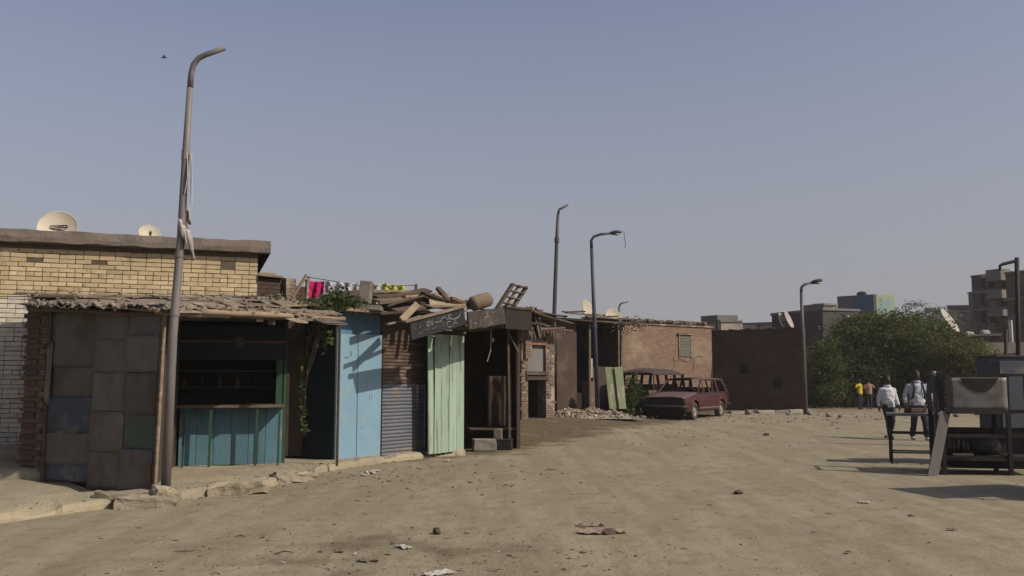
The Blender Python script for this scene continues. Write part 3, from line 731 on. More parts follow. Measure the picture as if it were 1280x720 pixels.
# ---------------------------------------------------------------- sky blue stall
BA = G(418, 579, .06); BB = G(474.5, 573, .06)
FB = Frame((BA.x, BA.y), (BB.x, BB.y), 0.05)
bstall = fthing("blue_stall", FB, "stall closed by a sky blue panel next to the roller shutter", "stall")
zb = FB.hit(440, 391)[1]; zb1 = FB.hit(445, 417)[1]
for i, (a, b) in enumerate(((0, .46), (.46, 1.0))):
    MB().b2(a * FB.L + .003, b * FB.L - .003, -.01 - .004 * i, .03, .03, zb1 - .02 + .02 * i, .004).build("panel", M['bluedoor'], bstall, bevel=.004)
MB().b2(0.0, FB.L, .035, .07, zb1 - .1, zb).build("upper_panel", M['blueside'], bstall)  # darker blue paints in the shade under the roof edge
MB().b2(-.045, 0, -.02, .05, -.02, zb).build("corner_post", M['darkblue'], bstall)
MB().b2(-.03, .02, .06, 2.0, -.05, zb - .02).build("side_wall", M['darkblue'], bstall)
MB().b2(-.03, FB.L, 2.0, 2.05, -.05, zb - .02).build("back_wall", M['darkwood'], bstall)
MB().b2(-.12, FB.L + .02, -.36, 2.1, zb, zb + .05, .015).build("roof", M['wood'], bstall)
for px, py, dx, dz in ((430, 447, .10, .0), (438, 445, .0, .10), (461, 500, .0, .12), (464, 500, .0, .12), (447, 446, .07, .05), (452, 536, -.03, .05)):
    x, z = FB.hit(px, py); MB().tube([(x, -.017, z), (x + dx, -.018, z + dz)], .006, 4).build("scratch", M['blueside'], bstall)
# dark passage wall left of the blue stall
pass_l = FK.world(KL + .1, .1, 0)
MB_ = MB().b2(0, .72, 0, .06, 0, 2.6).build("passage_wall", M['brownwall']); MB_.location = FK.world(KL + .06, 1.15, .05) ; MB_.rotation_euler = (0, 0, FK.a + R(8))
tag(MB_, "dark sooty wall closing the gap between kiosk and blue stall", "wall")

# ---------------------------------------------------------------- roller shutter shop
SA = G(475.5, 573, .06); SB = G(534, 567, .06)
FR = Frame((SA.x, SA.y), (SB.x, SB.y), 0.06)
shop = fthing("shutter_shop", FR, "small shop with a dented grey roller shutter rusty and darkened for shade at the top", "shop")
zr = FR.hit(505, 424)[1]; n = 0; z = .02; sl = MB()
prof = [(0, 0), (-.012, .012), (-.02, .035), (-.014, .058), (-.002, .07)]
sv = []; sf = []
for i, (y, zz) in enumerate(prof): sv += [(0, y, zz), (1, y, zz)]
sf = [(2 * i, 2 * i + 1, 2 * i + 3, 2 * i + 2) for i in range(4)]
def slat_mesh(m):
    b = MB(); b.add(sv, sf); return b.mesh("slat", M[m])
sm = {m: slat_mesh(m) for m in ('slatgrey', 'slatrustshade')}
while z < zr - .03:
    m = 'slatrustshade' if z > 1.42 + rnd(-.1, .1) else 'slatgrey'  # upper slats: rust colour also darkened for the overhang's shadow
    piece("slat", sm[m], shop, (.03, .05, z), (0, 0, rnd(-.003, .003)), (FR.L - .06, 1, 1)); z += .071
MB().b2(.02, FR.L - .02, .02, .07, -.04, .03).build("bottom_rail", M['slatgrey'], shop)
for x in (0.0, FR.L - .035): MB().b2(x, x + .035, .0, .08, -.04, zr + .1).build("guide_rail", M['rust'], shop)
zr2 = FR.hit(505, 400)[1]
MB().b2(0.02, FR.L - .02, .05, .12, zr, zr2 + .15).build("lintel", M['darkwood'], shop)
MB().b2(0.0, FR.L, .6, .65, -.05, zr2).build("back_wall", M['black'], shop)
MB().b2(-.0, FR.L + 1.6, -.05, 2.4, zr2 + .06, zr2 + .12, .02).build("roof", M['darkwood'], shop)
for k in range(7):
    x = .04 + FR.L * (k + .1) / 7; MB().beam((x, .1, zr2 + .15), (x + rnd(-.05, .05), -rnd(.7, 1.0) if k > 1 else -rnd(.4, .6), zr2 + .13 + rnd(-.05, .05)), rnd(.08, .15), .025, jit=.012).build("roof_board", M['darkwood'], shop)
MB().b2(.02, FR.L - .05, -.12, .2, -.08, -.02, .01).build("threshold", M['concrete'], shop)

# ---------------------------------------------------------------- mint green boarded stall
GA = G(535, 571.5, .03); GB = G(579, 566.5, .03)
FG = Frame((GA.x, GA.y), (GB.x, GB.y), 0.03)
gst = fthing("green_stall", FG, "stall front of mint green boards under the lettered sign", "stall")
zg = FG.hit(555, 418)[1]; xs_ = [0, .15, .34, .56, .78, 1.0]
for i in range(5):
    a, b = xs_[i] * FG.L, xs_[i + 1] * FG.L
    bb = MB(); bb.box(((a + b) / 2, -.006 * (i % 2) + (.02 if i == 0 else 0), (zg + .05) / 2), (b - a - .012, .028, zg - .06), (0, R(rnd(-.4, .4) - (.9 if i == 0 else 0)), 0), .006)
    bb.build("board", M['mint'], gst, bevel=.003)
for zz in (.35, zg - .35): MB().b2(.16 * FG.L, FG.L - .02, .02, .05, zz, zz + .09).build("cross_rail", M['mint'], gst)
MB().b2(FG.L - .05, FG.L, .04, 1.9, -.05, zg).build("side_wall", M['darkwood'], gst)
MB().b2(0, FG.L, 1.9, 1.95, -.05, zg).build("back_wall", M['darkwood'], gst)
MB().b2(-.02, FG.L + .05, -.02, 1.9, zg + .03, zg + .08, .01).build("roof", M['darkwood'], gst)
for k in range(6):  # unseen overhang boards added, lengths in a V to shade the green front
    x = FG.L * (k + .4) / 6; ln = (.5, .8, 1.0, .95, .6, .4)[k]; MB().beam((x, .1, zg + .12), (x + rnd(-.04, .04), -ln, zg + .12), FG.L / 6 * .96, .02, jit=.012).build("roof_board", M['darkwood'], gst)
def stone_thing(px, py, r, label, group, m='stone', z=None, name="stone", sq=.7, cat="stone"):
    p = G(px, py, z); b = MB(); bm = bmesh.new(); bmesh.ops.create_icosphere(bm, subdivisions=2, radius=1)
    sd = rnd(0, 50)
    for v in bm.verts:
        k = 1 + .32 * nz(v.co.x * 1.6 + sd, v.co.y * 1.6, v.co.z * 1.6); v.co = Vector((v.co.x * r * k, v.co.y * r * .8 * k, (v.co.z * k * sq + sq * .75) * r))
    me = bpy.data.meshes.new(name); bm.to_mesh(me); bm.free(); me.materials.append(M[m])
    o = link(name, me); o.location = p; o.rotation_euler = (0, 0, rnd(0, 6)); return tag(o, label, cat, group)
for px, py, r in ((545, 571, .07), (556, 570, .09), (566, 569, .08), (573, 568, .06), (487, 576, .08), (497, 574, .10), (505, 575, .06), (515, 573, .05), (481, 577, .07)):
    stone_thing(px, py, r, "small stone at the foot of the roller shutter or green boards", "stones at the foot of the stall fronts")
stone_thing(402, 589, .11, "dark square lump of rubble at the kerb by the blue panel", None, 'turd')
stone_thing(584, 553, .16, "pale upright lump at the corner of the green boards", None, 'stone', sq=1.5)

# ---------------------------------------------------------------- dark open stall
DA = G(581, 562); DB = G(650, 562)
FD = Frame((DA.x, DA.y), (DB.x, DB.y + .25), 0.0)
ds = fthing("open_stall", FD, "dark open stall with sagging awning and a stone base right of the green boards", "stall")
zd = FD.hit(615, 411)[1]; DL = FD.L
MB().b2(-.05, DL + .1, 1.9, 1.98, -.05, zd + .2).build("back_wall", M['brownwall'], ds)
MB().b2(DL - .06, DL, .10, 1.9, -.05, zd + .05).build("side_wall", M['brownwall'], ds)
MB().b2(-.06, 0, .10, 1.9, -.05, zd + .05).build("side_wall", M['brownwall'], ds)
MB().b2(-.2, DL + .45, -.35, 2.0, zd + .08, zd + .13, .02).build("roof", M['darkwood'], ds)
for px, lean in ((647, .03), (637, -.04)):
    x = FD.hit(px, 500)[0]; MB().beam((x, -.02, -.05), (x + lean, -.02, zd + .05), .06, .06, jit=.008).build("post", M['darkwood'], ds)
x0 = FD.hit(612, 480)[0]; x1 = FD.hit(643, 480)[0]; za = FD.hit(620, 535)[1]; zb_ = FD.hit(620, 470)[1]
b = MB(); b.grid(lambda u, v: Vector((lerp(x0, x1, u), .25 + .05 * math.sin(u * 9) + .04 * nz(u * 3, v * 3), lerp(za, zb_, v))), 14, 8); b.build("hanging_sacking", M['brownwall'], ds, smooth=True, solid=.01)
x0 = FD.hit(588, 535)[0]; x1 = FD.hit(649, 535)[0]; zz = FD.hit(620, 535)[1]
MB().b2(x0, x1, .02, .5, zz - .05, zz, .015).build("ledge", M['darkwood'], ds)
MB().b2(x0 + .3, x1 - .03, .2, .55, -.02, zz - .06).build("ledge_base", M['black'], ds)
MB().tube([FD.loc(FD.world(*(FD.hit(634, 415)[0], -.1, FD.hit(634, 415)[1]))), (FD.hit(647, 440)[0], -.05, FD.hit(647, 440)[1])], .02, 6).build("brace", M['wood'], ds)
MB().tube([(FD.hit(613, 415)[0], -.12, zd), (FD.hit(612, 438)[0], -.12, FD.hit(612, 438)[1]), (FD.hit(608, 452)[0], -.1, FD.hit(608, 452)[1])], .012, 5).build("hanging_wire", M['litter'], ds)
MB().lathe([(.001, 0), (.03, .02), (.035, .06), (.015, .1), (.001, .11)], 8, Matrix.Translation((FD.hit(615, 428)[0], -.12, FD.hit(615, 428)[1]))).build("hanging_bulb", M['litter'], ds)
ed = MB()
def fringe(u, v):
    x = lerp(-.05, DL + .05, u); return Vector((x, -.36 + .02 * math.sin(u * 40), zd + .10 - v * (.09 + .06 * abs(nz(u * 14, 2)))))
ed.grid(fringe, 40, 3); ed.build("ragged_fringe", M['wood'], ds, solid=.01)
def block(px, py, size, rz, m, label, name="block", cat="block", z=None, tilt=(0, 0)):
    bm = bmesh.new(); bmesh.ops.create_cube(bm, size=1.0); bmesh.ops.subdivide_edges(bm, edges=bm.edges, cuts=3, use_grid_fill=True); sd = rnd(0, 60)
    for v in bm.verts:
        k = 1 + .10 * nz(v.co.x * 2.5 + sd, v.co.y * 2.5, v.co.z * 2.5); v.co = Vector((v.co.x * size[0] * k, v.co.y * size[1] * k, v.co.z * size[2] * k + size[2] * .49))
    me = bpy.data.meshes.new(name); bm.to_mesh(me); bm.free(); me.materials.append(M[m]); o = link(name, me, bevel=.02)
    o.location = G(px, py, z); o.rotation_euler = (tilt[0], tilt[1], rz); return tag(o, label, cat)
block(605, 563, (.52, .34, .26), R(12), 'concrete', "squarish grey stone block on the ground inside the dark open stall", "stone_block", "stone")
block(629, 562, (.42, .3, .24), R(-6), 'black', "sooty dark block beside the pale stone in the open stall", "stone_block", "stone")
sb = block(617, 549, (.2, .12, .3), R(-6), 'sack', "small tan sack hanging at the ledge of the dark open stall", "sack", "sack"); sb.location = FD.world(FD.hit(622, 545)[0], -.04, FD.hit(622, 545)[1] - .13)

# ---------------------------------------------------------------- signs with hand-painted lettering
def oriented(name, TL, TR, BL, label, cat):
    x = (TR - TL).normalized(); up = (TL - BL); y = x.cross(up).normalized(); y = -y  # y away from viewer
    zz = x.cross(y) if x.cross(y).z > 0 else -x.cross(y)
    yy = zz.cross(x)
    o = bpy.data.objects.new(name, None); col.objects.link(o); o.empty_display_size = .2
    m = Matrix((x, yy, zz)).transposed().to_4x4(); m.translation = BL; o.matrix_world = m
    tag(o, label, cat); return o, (TR - TL).length, (TL - BL).length
def letters(parent, L, H, strokes, m, name):
    for k_, st_ in enumerate(strokes):
        b = MB(); b.tube([(x * L, -.017, z * H) for x, z in st_], .0085, 5, flat=.5); b.build(name, M[m], parent)
TL, TR, BL = W(518, 402, 16.55), W(585, 384, 17.55), W(514, 425, 16.55)
sg, SL, SH = oriented("shop_sign", TL, TR, BL, "black tilted sign board with white hand-painted Arabic letters", "sign")
MB().b2(0, SL, -.015, .02, 0, SH).build("board", M['sign'], sg)
MB().b2(-.12, SL + .03, -.05, .03, SH + .003, SH + .045, .006).build("top_batten", M['wood'], sg)
def arc(cx, cz, rx, rz, a0, a1, n=8): return [(cx + rx * math.cos(R(lerp(a0, a1, k / n))), cz + rz * math.sin(R(lerp(a0, a1, k / n)))) for k in range(n + 1)]
letters(sg, SL, SH, [
    [(.06, .80), (.055, .45)], [(.93, .96), (.91, .66)], [(.985, .95), (.965, .62)],
    [(.91, .66)] + arc(.80, .66, .10, .16, 0, -180), arc(.715, .70, .03, .10, 0, 300),
    arc(.60, .66, .05, .09, 200, -20) + [(.66, .56), (.69, .62)], [(.55, .62), (.52, .56), (.48, .62), (.455, .56), (.42, .64)],
    arc(.375, .62, .022, .11, 60, 380), [(.40, .88), (.385, .55)], arc(.31, .62, .028, .12, 40, 400), [(.335, .86), (.28, .5)], [(.27, .84), (.26, .52)], [(.60, .85), (.615, .83)], [(.50, .84), (.515, .82)]], 'letters', "letter_stroke")
letters(sg, SL, SH, [[(.60, .47), (.585, .12)], arc(.69, .28, .05, .16, 50, 310), [(.76, .12), (.80, .46), (.84, .14)], [(.775, .26), (.83, .26)]], 'letters', "letter_stroke")
letters(sg, SL, SH, [[(.12, .70), (.14, .55), (.19, .62), (.21, .50)], [(.22, .40), (.28, .30), (.33, .38), (.38, .28), (.45, .36), (.5, .30)], [(.1, .3), (.14, .22), (.2, .28)]], 'lettersdim', "faint_stroke")
TL, TR, BL = W(585.5, 390, 17.7), W(631, 384, 18.9), W(585.5, 412, 17.7)
s2, SL, SH = oriented("shop_sign", TL, TR, BL, "faded brown sign board with worn white letters above the dark stall", "sign")
MB().b2(0, SL, -.015, .02, 0, SH).build("board", M['signb'], s2)
letters(s2, SL, SH, [[(.06, .55), (.055, .08)], arc(.17, .30, .015, .05, 0, 360), [(.32, .58), (.31, .10)], [(.42, .10)] + arc(.50, .42, .08, .18, 200, -20) + [(.60, .10)]], 'letters', "letter_stroke")
letters(s2, SL, SH, [[(.30, .80), (.36, .72), (.41, .80), (.46, .72), (.54, .86)], arc(.72, .5, .10, .3, 0, 330), [(.85, .75), (.88, .3)]], 'lettersdim', "faint_stroke")
TL, TR, BL = W(631, 385, 18.95), W(664, 388, 20.0), W(631, 411, 18.95)
s3, SL, SH = oriented("roof_board", TL, TR, BL, "black board painting in the shaded recess beside the brown sign", "board")
MB().b2(0, SL, -.015, .02, 0, SH).build("board", M['black'], s3)  # added black board stands for the shade in the recess
MB().b2(-.02, SL + .03, -.05, .04, SH + .003, SH + .05, .01).build("top_batten", M['darkwood'], s3)

# ---------------------------------------------------------------- scrap on the roofs
def plank(p0, p1, w, t, m, label, group, roll=0.0, name="scrap_plank", cat="plank"):
    p0 = Vector(p0); p1 = Vector(p1); b = MB(); n_ = 5; c = (p0 + p1) / 2
    d = (p1 - p0).normalized(); up = Vector((0, 0, 1)) if abs(d.z) < .9 else Vector((0, 1, 0))
    y = up.cross(d).normalized(); z = d.cross(y); rm = Matrix.Rotation(roll, 3, d); y = rm @ y; z = rm @ z
    vs = []; fs = []; sag = rnd(-.03, .02); sd = rnd(0, 40)
    for i in range(n_ + 1):
        q = p0.lerp(p1, i / n_) - c + z * sag * math.sin(math.pi * i / n_); ww = w * (1 + .12 * nz(i * .9, sd))
        for a, e in ((-1, -1), (1, -1), (1, 1), (-1, 1)): vs.append(q + y * a * ww / 2 + z * e * t / 2 + Vector((rnd(-.006, .006),) * 3))
    for i in range(n_):
        for k in range(4): fs.append((4 * i + k, 4 * i + (k + 1) % 4, 4 * i + 4 + (k + 1) % 4, 4 * i + 4 + k))
    fs += [(3, 2, 1, 0), tuple(4 * n_ + k for k in range(4))]
    b.add(vs, fs); o = b.build(name, M[m], fix=True); o.location = c
    return tag(o, label, cat, group)
LBL = "weathered scrap plank heaped on the roof above the roller shutter"
GRP = "scrap planks heaped above the roller shutter"
for px0, py0, Y0, px1, py1, Y1, w, t, m in (
    (462, 364, 17.6, 528, 366, 18.9, .22, .05, 'wood'), (466, 371, 17.5, 535, 363, 18.8, .26, .05, 'darkwood'), (470, 377, 17.3, 545, 372, 18.8, .2, .06, 'wood'),
    (465, 381, 17.3, 522, 377, 18.4, .24, .05, 'wood'), (478, 385, 17.2, 528, 371, 18.3, .3, .04, 'darkwood'), (490, 388, 17.3, 560, 379, 18.8, .25, .05, 'darkwood'),
    (528, 366, 18.2, 571, 379, 18.6, .22, .05, 'darkwood'), (500, 372, 18.0, 556, 368, 19.2, .3, .05, 'wood'), (535, 383, 18.0, 583, 383, 18.8, .25, .03, 'log'),
    (472, 392, 16.6, 512, 390, 17.7, .14, .04, 'darkwood'), (468, 392, 17.2, 505, 386, 17.9, .2, .05, 'darkwood'), (560, 374, 18.5, 590, 384, 18.9, .3, .06, 'darkwood'),
    (520, 378, 18.2, 582, 376, 19.2, .3, .05, 'darkwood')):
    plank(W(px0, py0, Y0), W(px1, py1, Y1), w, t, m, LBL, GRP, rnd(-.3, .3))
plank(W(502, 400, 16.5), W(522, 380, 17.2), .13, .03, 'log', "short pale stick propped steeply against the scrap planks", None, .8)
plank(W(547, 360, 18.6), W(562, 377, 18.4), .10, .07, 'darkwood', "dark stick poking up from the scrap above the sign", None, .2)
plank(W(484, 405, 16.35), W(526, 395, 17.4), .07, .03, 'wood', "thin lath end sticking out above the shutter", None)
plank(W(536, 376, 18.2), W(582, 381, 18.6), .34, .03, 'log', "pale curved board on the scrap heap behind the sign", None, 1.0)
block_ = MB(); block_.box((0, 0, .2), (.24, .3, .42), (0, R(10), 0), .02); o = block_.build("concrete_post_stub", M['concrete'], bevel=.015); o.location = W(457, 378, 17.2); tag(o, "grey block standing upright at the end of the washing line", "block")
block_ = MB(); block_.box((0, 0, .10), (.5, .3, .09), None, .03); o = block_.build("roof_stone", M['concrete'], bevel=.015); o.location = W(462, 392, 16.9); tag(o, "flat pale slab lying on the blue stall roof", "slab")
# filled heap under the planks so that they lie on something
hp = MB(); c0 = FR.world(.6, 1.2, 0); HZ = zr2 + .06 + .1
hp.grid(lambda u, v: Vector(((u - .5) * 3.4, (v - .5) * 2.0, .55 * math.sin(math.pi * min(1, max(0, u))) ** .6 * math.sin(math.pi * v) ** .6 + .07 * nz(u * 8, v * 6) + .03 * nz(u * 25, v * 20))), 34, 20)
o = hp.build("scrap_heap", M['darkwood']); o.location = (c0.x, c0.y, HZ); o.rotation_euler = (0, 0, FR.a); tag(o, "dark heap of matted scrap on the roof under the loose planks", "heap", kind="stuff")
# barrel-like roll
rp0, rp1 = W(589, 384, 18.6), W(612, 377, 18.9)
b = MB(); dd = rp1 - rp0; b.tube([Vector((0, 0, 0)), dd * .08, dd * .5, dd * .92, dd], [.12, .155, .165, .155, .13], 16); o = b.build("rolled_mat", M['sack'], smooth=False); o.location = rp0 + Vector((0, 0, .06)); tag(o, "short tan rolled bundle lying on the roof beside the wooden pallet", "roll")
# pallet
PQ = [W(621, 386, 18.9), W(641, 355, 19.3), W(658, 359, 19.9), W(637, 390, 19.4)]
pal = thing("wooden_pallet", PQ[0], 0, "slatted wooden pallet tilted up on the roof", "pallet")
q = [p - PQ[0] for p in PQ]
for a, b_ in ((0, 1), (3, 2)): MB().beam(q[a], q[b_], .09, .06).build("side_rail", M['darkwood'], pal)
for k in range(5):
    f = .03 + .94 * k / 4; MB().beam(q[0].lerp(q[1], f), q[3].lerp(q[2], f), .12, .025, roll=.1).build("slat", M['darkwood'], pal)
MB().beam(q[0].lerp(q[3], .5), q[1].lerp(q[2], .5), .07, .05).build("middle_rail", M['wood'], pal)
# dark sheets on the open stall roof to the right
for i, (px0, py0, Y0, px1, py1, Y1, w) in enumerate(((640, 386, 20.0, 688, 394, 22.5, .7), (655, 388, 20.3, 706, 403, 23.5, .5), (620, 388, 20.0, 660, 387, 21.5, .8), (668, 389, 21, 712, 405, 23.6, .2))):
    plank(W(px0, py0, Y0), W(px1, py1, Y1), w, .03, 'darkwood', "dark warped roofing sheet on the open stall roof beside the pallet", "warped sheets on the open stall roof", rnd(-.15, .15), "roofing_sheet", "roofing sheet")
# long rail with tattered fringe towards the brick hut
rail0, rail1 = W(586, 412, 19.6), W(706, 410, 27.5)
tr = thing("fringed_rail", (rail0.x, rail0.y, rail0.z), 0, "horizontal wooden rail with a tattered fringe reaching the brick hut", "rail")
d = rail1 - rail0
MB().tube([Vector(), d * .3 + Vector((0, 0, .03)), d * .7 + Vector((0, 0, -.03)), d], [.05, .045, .05, .03], 7).build("pole", M['darkwood'], tr)
for k in range(14):
    p = d * (lerp(.55, .98, k / 13) + rnd(-.01, .01)); wv = rnd(.08, .2)
    tr_m = MB(); dn = d.normalized(); tr_m.add([p - dn * wv - Vector((0, 0, .02)), p + dn * wv - Vector((0, 0, .02)), p + dn * .03 - Vector((0, 0, rnd(.12, .42)))], [(0, 1, 2)]); tr_m.build("tatter", M['darkwood'], tr, solid=.012)
cl = MB(); c0 = W(664, 386, 21.0); cl.grid(lambda u, v: Vector((.25 * (u - .5) * (1 - .5 * v) + .2 * v, .1 * math.sin(u * 9), -.75 * v + .04 * nz(u * 5, v * 5))), 8, 10)
o = cl.build("draped_sacking", M['sack'], smooth=True, solid=.012); o.location = c0 + Vector((0, 0, .05)); tag(o, "frayed sacking draped over the roof edge by the black board", "cloth")

# ---------------------------------------------------------------- washing line on the roof
wl0, wl1 = W(383, 346, 18.6), W(520, 357, 19.2)
wl = thing("clothes_line", wl0, 0, "thin washing line stretched across the rooftop", "clothes line")
MB().tube([Vector(), (wl1 - wl0) * .5 - Vector((0, 0, .10)), wl1 - wl0], .008, 5).build("line", M['dark'], wl)
MB().beam((0, 0, .03), W(356, 386, 17.9) - wl0, .05, .05).build("prop", M['wood'], wl)
MB().beam((0.03, 0.05, .0), W(384, 386, 18.3) - wl0, .05, .05).build("prop", M['wood'], wl)
MB().beam(wl1 - wl0 + Vector((0, 0, .03)), wl1 - wl0 - Vector((0, 0, .6)), .05, .05).build("prop", M['wood'], wl)
def cloth(px0, px1, py_t, py_b, Y, m, label, folds=3, skew=0.0):
    a, b_, c = W(px0, py_t, Y), W(px1, py_t + (px1 - px0) * .10, Y + .1), W(px0, py_b, Y)
    w = b_ - a; h = (a - c).z; g = MB()
    g.grid(lambda u, v: w * u + Vector((skew * v * .2 + .02 * nz(v * 3, u * 3), .07 * math.sin(u * folds * 6.28 + v * 2) * (.3 + v) + .03 * nz(u * 6, v * 6), -h * v * (1 + .16 * nz(u * 4, px0)) - .03 * math.sin(u * 3.14))), 22, 14)
    o = g.build("hung_cloth", M[m], smooth=True, solid=.006); o.location = a; return tag(o, label, "laundry", "washing on the rooftop line")
cloth(381, 405, 349, 374, 18.62, 'pink', "magenta cloth hanging on the rooftop washing line", 2.5, .1)
cloth(406, 430, 350, 366, 18.7, 'white', "dull white cloth on the washing line beside the magenta one", 2)
cloth(431, 447, 351, 364, 18.8, 'white', "small bright white cloth on the washing line by the grey block", 1.5)
cloth(466, 477, 354, 365, 18.95, 'white', "narrow white rag on the washing line by the lime yellow cloth", 1)
cloth(477, 507, 353, 366, 19.05, 'yellow', "lime yellow cloth hung on the washing line over the scrap", 3)
# rooftop brick shed behind
FX = Frame((W(318, 400, 19.2).x, 19.2), (W(392, 400, 20.2).x, 20.2), 0)
rsh = fthing("rooftop_shed", FX, "low reddish brick shed behind the vine and magenta cloth", "shed")
zz = FX.hit(340, 348)[1]; MB().b2(0, FX.L * .45, 0, 2.5, 0, zz).build("wall", M['redwall'], rsh)
MB().b2(FX.L * .45 + .003, FX.L * .62, -.15, 2.3, 0, zz + .02).build("wall_block", M['hutbrick'], rsh)
MB().b2(FX.L * .62 + .003, FX.L * 1.05, .05, 2.3, 0, zz - .12).build("wall_block", M['redwall'], rsh)
MB().b2(-.1, FX.L * .42, -.1, 2.4, zz + .003, zz + .07, .02).build("roof", M['darkwood'], rsh)
plank(FX.world(.1, .4, zz + .12), FX.world(FX.L * .5, .5, zz + .16), .1, .05, 'wood', "grey stick lying on the rooftop brick shed", None)

# ---------------------------------------------------------------- brick hut with a black opening
FU = Frame((W(652, 480, 28.6).x, 28.6), (W(693, 480, 29.9).x, 29.9), 0.0)
hut = fthing("brick_hut", FU, "narrow dusty brick hut with a blocked window over a black opening", "hut")
UL = FU.L; zu = FU.hit(670, 414)[1]; g0 = gh(FU.o.x, FU.o.y) - .1
xo0, zo1 = FU.hit(660, 476); xo1 = FU.hit(682.5, 476)[0]
zl = FU.hit(671, 464)[1]
MB().b2(0, xo0, 0, .35, g0, zu).build("pier", M['hutbrick'], hut)
MB().b2(xo1, UL, 0, .35, g0, zu).build("pier", M['hutbrick'], hut)
MB().b2(xo0 + .002, xo1 - .002, .10, .35, zl, zu).build("blocked_window", M['fargrey'], hut)
for k in range(2): MB().b2(xo0 - .12, xo1 + .06, -.05, .2, zo1 + .02 + k * .16, zo1 + .15 + k * .16, .012).build("lintel_beam", M['darkwood'], hut)
MB().b2(xo0 - .05, xo1 + .05, -.04, .12, zu - .45, zu - .3).build("window_head", M['rbrick'], hut)
xk, zk = FU.hit(657, 424); zk2 = FU.hit(657, 448)[1]
MB().b2(xk - .12, xk + .2, -.10, -.003, zk2, zk).build("pale_shutter", M['hutbrick'], hut)
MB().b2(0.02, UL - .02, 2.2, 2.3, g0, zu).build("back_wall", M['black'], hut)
MB().b2(0.0, .1, .36, 2.2, g0, zu).build("side_wall", M['hutbrick'], hut)
MB().b2(UL - .1, UL, .36, 2.2, g0, zu).build("side_wall", M['redwall'], hut)
MB().b2(-.3, UL + .4, -.5, 2.4, zu + .01, zu + .09, .03).build("roof", M['darkwood'], hut)
rb_hut = [MB().box((0, 0, 0), (.23, .1, .07), None, .012).mesh("brick", M['hutbrick']) for _ in range(3)]
zz = g0 + .15; k = 0
while zz < zu - .1:
    if random.random() < .6: piece("brick", random.choice(rb_hut), hut, (rnd(.02, xo0 * .7), .03, zz), (0, 0, rnd(-.15, .15)))
    if random.random() < .5: piece("brick", random.choice(rb_hut), hut, (rnd(xo1 + .08, UL), .03, zz), (0, 0, rnd(-.15, .15)))
    zz += .082
for k in range(5):
    p0 = FU.world(rnd(-.3, .3), rnd(-.4, .3), zu + .14 + k * .03); plank(p0, p0 + FU.u * rnd(1.2, 1.7) + Vector((0, 0, rnd(-.1, .12))), rnd(.15, .4), .04, 'darkwood', "dark roofing board piled on the brick hut roof", "boards on the brick hut roof", rnd(-.2, .2), "roof_board", "board")
# recess wall between the open stall and the hut
o = MB().b2(0, 9.2, 0, .12, 0, 2.9).build("recess_wall", M['brownwall']); pa = FD.world(DL + .05, .2, 0); pb = FU.world(-.02, .2, 0); o.location = pa; dv = pb - pa; o.rotation_euler = (0, 0, math.atan2(dv.y, dv.x)); o.scale.x = dv.length / 9.2
tag(o, "dark wall running back from the open stall to the brick hut", "wall")

# ---------------------------------------------------------------- shacks with roof dishes
FV = Frame((W(694, 480, 33.8).x, 33.8), (W(776, 480, 36.4).x, 36.4), 0.0)
shk = fthing("open_shack", FV, "long dark open shack with a flat roof behind the rubble", "shack")
VL = FV.L; zv = FV.hit(735, 403)[1]; g0 = .1
MB().b2(-.1, VL, 2.4, 2.5, g0, zv).build("back_wall", M['black'], shk)
MB().b2(-.1, 0, .1, 2.4, g0, zv).build("side_wall", M['redwall'], shk)
MB().b2(VL - .1, VL, .1, 2.4, g0, zv).build("side_wall", M['brownwall'], shk)
MB().b2(-.2, VL + .5, -.4, 2.6, zv, zv + .1, .03).build("roof", M['darkwood'], shk)
MB().b2(FV.hit(697, 440)[0], FV.hit(722, 440)[0], .05, .15, g0, zv - .02).build("dark_screen", M['brownwall'], shk)
MB().b2(FV.hit(721, 440)[0], FV.hit(733.5, 440)[0], .55, .67, g0, zv - .02).build("brick_pier", M['hutbrick'], shk)
x0 = FV.hit(721, 500)[0]; x1 = FV.hit(734, 500)[0]
MB().b2(x0, x1, .2, .54, g0, FV.hit(728, 491)[1]).build("low_wall", M['black'], shk)
MB().b2(FV.hit(734.5, 500)[0], FV.hit(748, 500)[0], .0, .3, g0, FV.hit(740, 477)[1]).build("low_wall", M['hutbrick'], shk)
MB().b2(FV.hit(748.5, 500)[0], FV.hit(775, 500)[0], .3, .4, g0, FV.hit(740, 458)[1]).build("screen", M['brownwall'], shk)
for px in (735, 775): x = FV.hit(px, 450)[0]; MB().beam((x, -.05, g0), (x + .03, -.05, zv), .1, .1, jit=.01).build("post", M['wood'], shk)
MB().beam((FV.hit(736.5, 400)[0], -.06, FV.hit(736, 448)[1]), (FV.hit(737, 470)[0], -.06, FV.hit(736, 472)[1]), .16, .05).build("white_rag", M['rag'], shk)
for k in range(9):
    p0 = FV.world(rnd(0, VL * .7), rnd(-.5, .6), zv + .13 + .03 * k); plank(p0, p0 + FV.u * rnd(.7, 1.8) + FV.n * rnd(-.4, .4) + Vector((0, 0, rnd(-.05, .1))), rnd(.12, .35), .05, random.choice(['darkwood', 'wood']), "old board lying on the flat shack roof behind the lamp posts", "boards on the shack roof", rnd(-.2, .2), "roof_board", "board")
# red brick box behind the shack
FW = Frame((W(712, 400, 38.2).x, 38.2), (W(757, 400, 38.9).x, 38.9), 0)
o = fthing("upper_brick_room", FW, "dark red brick upper room behind the shack roof under the tilted dish", "room")
MB().b2(0, FW.L, 0, 3, 0, FW.hit(730, 406)[1]).build("wall", M['redwall'], o); MB().b2(-.05, FW.L + .05, -.08, 3.05, FW.hit(730, 406)[1] + .002, FW.hit(730, 404)[1]).build("coping", M['rbrick'], o)
